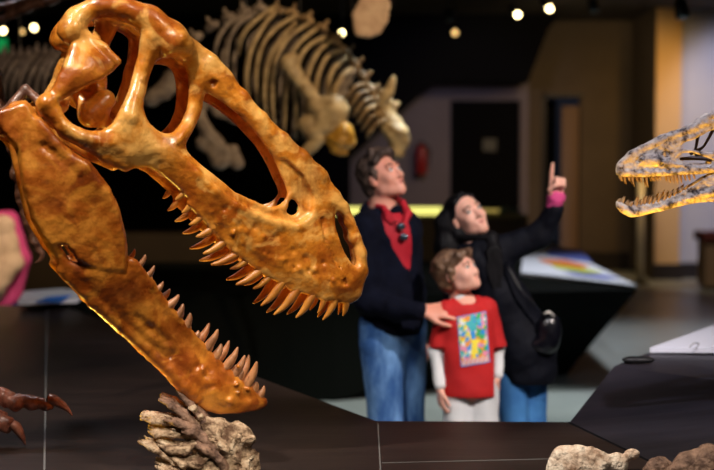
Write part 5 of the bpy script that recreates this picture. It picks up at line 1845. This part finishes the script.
# trousers
S = grid_for([hA, hB, aA, aB], .13, .0075)
for h_, k_, a_ in ((hA, kA, aA), (hB, kB, aB)):
    limb(S, [(h_ + (0, 0, .02), .078), (k_, .062), (a_ + (0, 0, .02), .055)], .015)
S.F[:, :, S.ax[2] < .05] = 1
S.noise(.004, 24, 5, 2)
S.build('trousers', M_PANTS, boy)
shoe(boy, aA, (.3, -1, 0), .75)
shoe(boy, aB, (.3, -1, 0), .75)
tag(boy, 'boy in a red printed t-shirt over white sleeves looking up between the two adults', 'person')

# ------------------------------------------------------------ visitor cut off at the left edge
YV = 9.6
vv = lambda px, py, dy=0.0: P(px, py, YV + dy)
vis = empty('person', vv(-20, 340) * (1, 1, 0))
hv = Head(vv(-18, 168), (-.6, .6, 0), .95)
pA, pB = vv(-38, 222, .05), vv(4, 222, -.03)
S = grid_for([hv.p(0, 0, .15), pA, pB, vv(20, 260), np.array([vv(-30, 0)[0], YV, .05])], .2, .011)
hv.sculpt(S, male=False)
S.cap(hv.p(0, 0, -.06), vv(-18, 212), .045, .05, .03)
limb(S, [(vv(-18, 212), .06), (vv(-18, 240), .12), (vv(-16, 290), .13), (vv(-16, 320), .13)], .05)
eV, wV = vv(14, 262, -.05), vv(-4, 288, -.2)
limb(S, [(pB, .05), (eV, .04), (wV, .03)], .03)
hand(S, wV, (-1, -.3, .1), (0, .3, -1), 1, .95)
eV2, wV2 = vv(-50, 262, .05), vv(-44, 290, -.1)
limb(S, [(pA, .05), (eV2, .04), (wV2, .03)], .03)
hand(S, wV2, (.6, -.6, 0), (0, .3, -1), -1, .95)
gA, gB = np.array([vv(-26, 0)[0], YV, .08]), np.array([vv(-6, 0)[0], YV, .08])
limb(S, [(vv(-24, 318), .09), (np.array([gA[0], YV, .5]), .06), (gA, .04)], .03)
limb(S, [(vv(-8, 318), .09), (np.array([gB[0], YV, .5]), .06), (gB, .04)], .03)
S.build('body', M_SKIN, vis)
hv.features(vis, M_HAIRM)
S = grid_for([hv.p(0, 0, 0)], .18, .01)
S.ell(hv.p(0, -.03, .03), (.088, .1, .095), hv.M).ell(hv.p(0, -.05, -.05), (.075, .06, .1), hv.M)
S.ell(hv.p(0, .09, -.03), (.06, .06, .1), hv.M, .01, True)
S.build('hair', M_HAIRM, vis)
S = grid_for([pA, pB, vv(-16, 330), eV, wV], .2, .011)
limb(S, [(vv(-16, 226, .02), .12), (vv(-14, 260, .02), .165), (vv(-10, 300, .03), .19)], .05)
limb(S, [(pA, .06), (vv(-18, 222, .02), .1), (pB + (.0, .03, 0), .075)], .04)
limb(S, [(pB + (.03, .04, .01), .07), (eV + (.03, .05, .02), .075), (vv(14, 295, .03), .06)], .03)
S.F[:, :, S.ax[2] < vv(0, 306)[2]] = 1
S.build('pink_top', M_PINK, vis)
S = grid_for([pB, eV, wV, vv(0, 300)], .16, .01)
limb(S, [(pB + (.0, -.04, -.03), .085), (eV + (-.01, -.04, 0), .08), (wV + (0, 0, 0), .055)], .03)
limb(S, [(pB + (-.08, -.06, -.05), .09), (vv(-8, 290, -.12), .10)], .03)
S.noise(.009, 22, 5, 3)
S.build('cream_wrap', M_CREAMC, vis)
S = grid_for([vv(-24, 310), vv(8, 310), gA, gB], .2, .012)
limb(S, [(vv(-24, 316), .12), (np.array([gA[0], YV, .5]), .085), (gA, .07)], .03)
limb(S, [(vv(-4, 312), .13), (np.array([gB[0], YV, .5]), .085), (gB, .07)], .03)
limb(S, [(vv(10, 290, .04), .08), (vv(6, 320, .04), .08)], .03)
S.F[:, :, S.ax[2] < .06] = 1
S.build('blue_skirt', M_BLUEC, vis)
shoe(vis, gA, (-.6, .6, 0))
shoe(vis, gB, (-.6, .6, 0))
tag(vis, 'visitor in pink top and cream wrap cut off by the left edge behind the platform', 'person')

# blue and white graphic panel beyond the platform at left
zpn = .895
q = [PZ(18, 305, zpn), PZ(78, 303, zpn), PZ(86, 295, zpn), PZ(62, 292, zpn), PZ(24, 295, zpn)]
pn = empty('graphic_stand', (q[0] + q[2]) / 2 * (1, 1, 0))
MB().loft(q, [p_ + (0, 0, .025) for p_ in q]).build('graphic_panel', M_WHITE, pn)
q2 = [PZ(34, 303, zpn + .028), PZ(62, 302, zpn + .028), PZ(72, 295, zpn + .028), PZ(48, 297, zpn + .028)]
MB().loft(q2, [p_ + (0, 0, .002) for p_ in q2]).build('printed_blue_patch', mat('print_panel_blue', (0.03, 0.2, 0.75), rough=.5), pn)
c0 = (q[0] + q[2]) / 2
MB().box(c0[0] - .1, c0[0] + .2, c0[1] + .08, c0[1] + .2, 0, zpn).build('stand_base', M_PLINTH, pn)
tag(pn, 'white and blue graphic panel beside the visitor in pink', 'information panel')
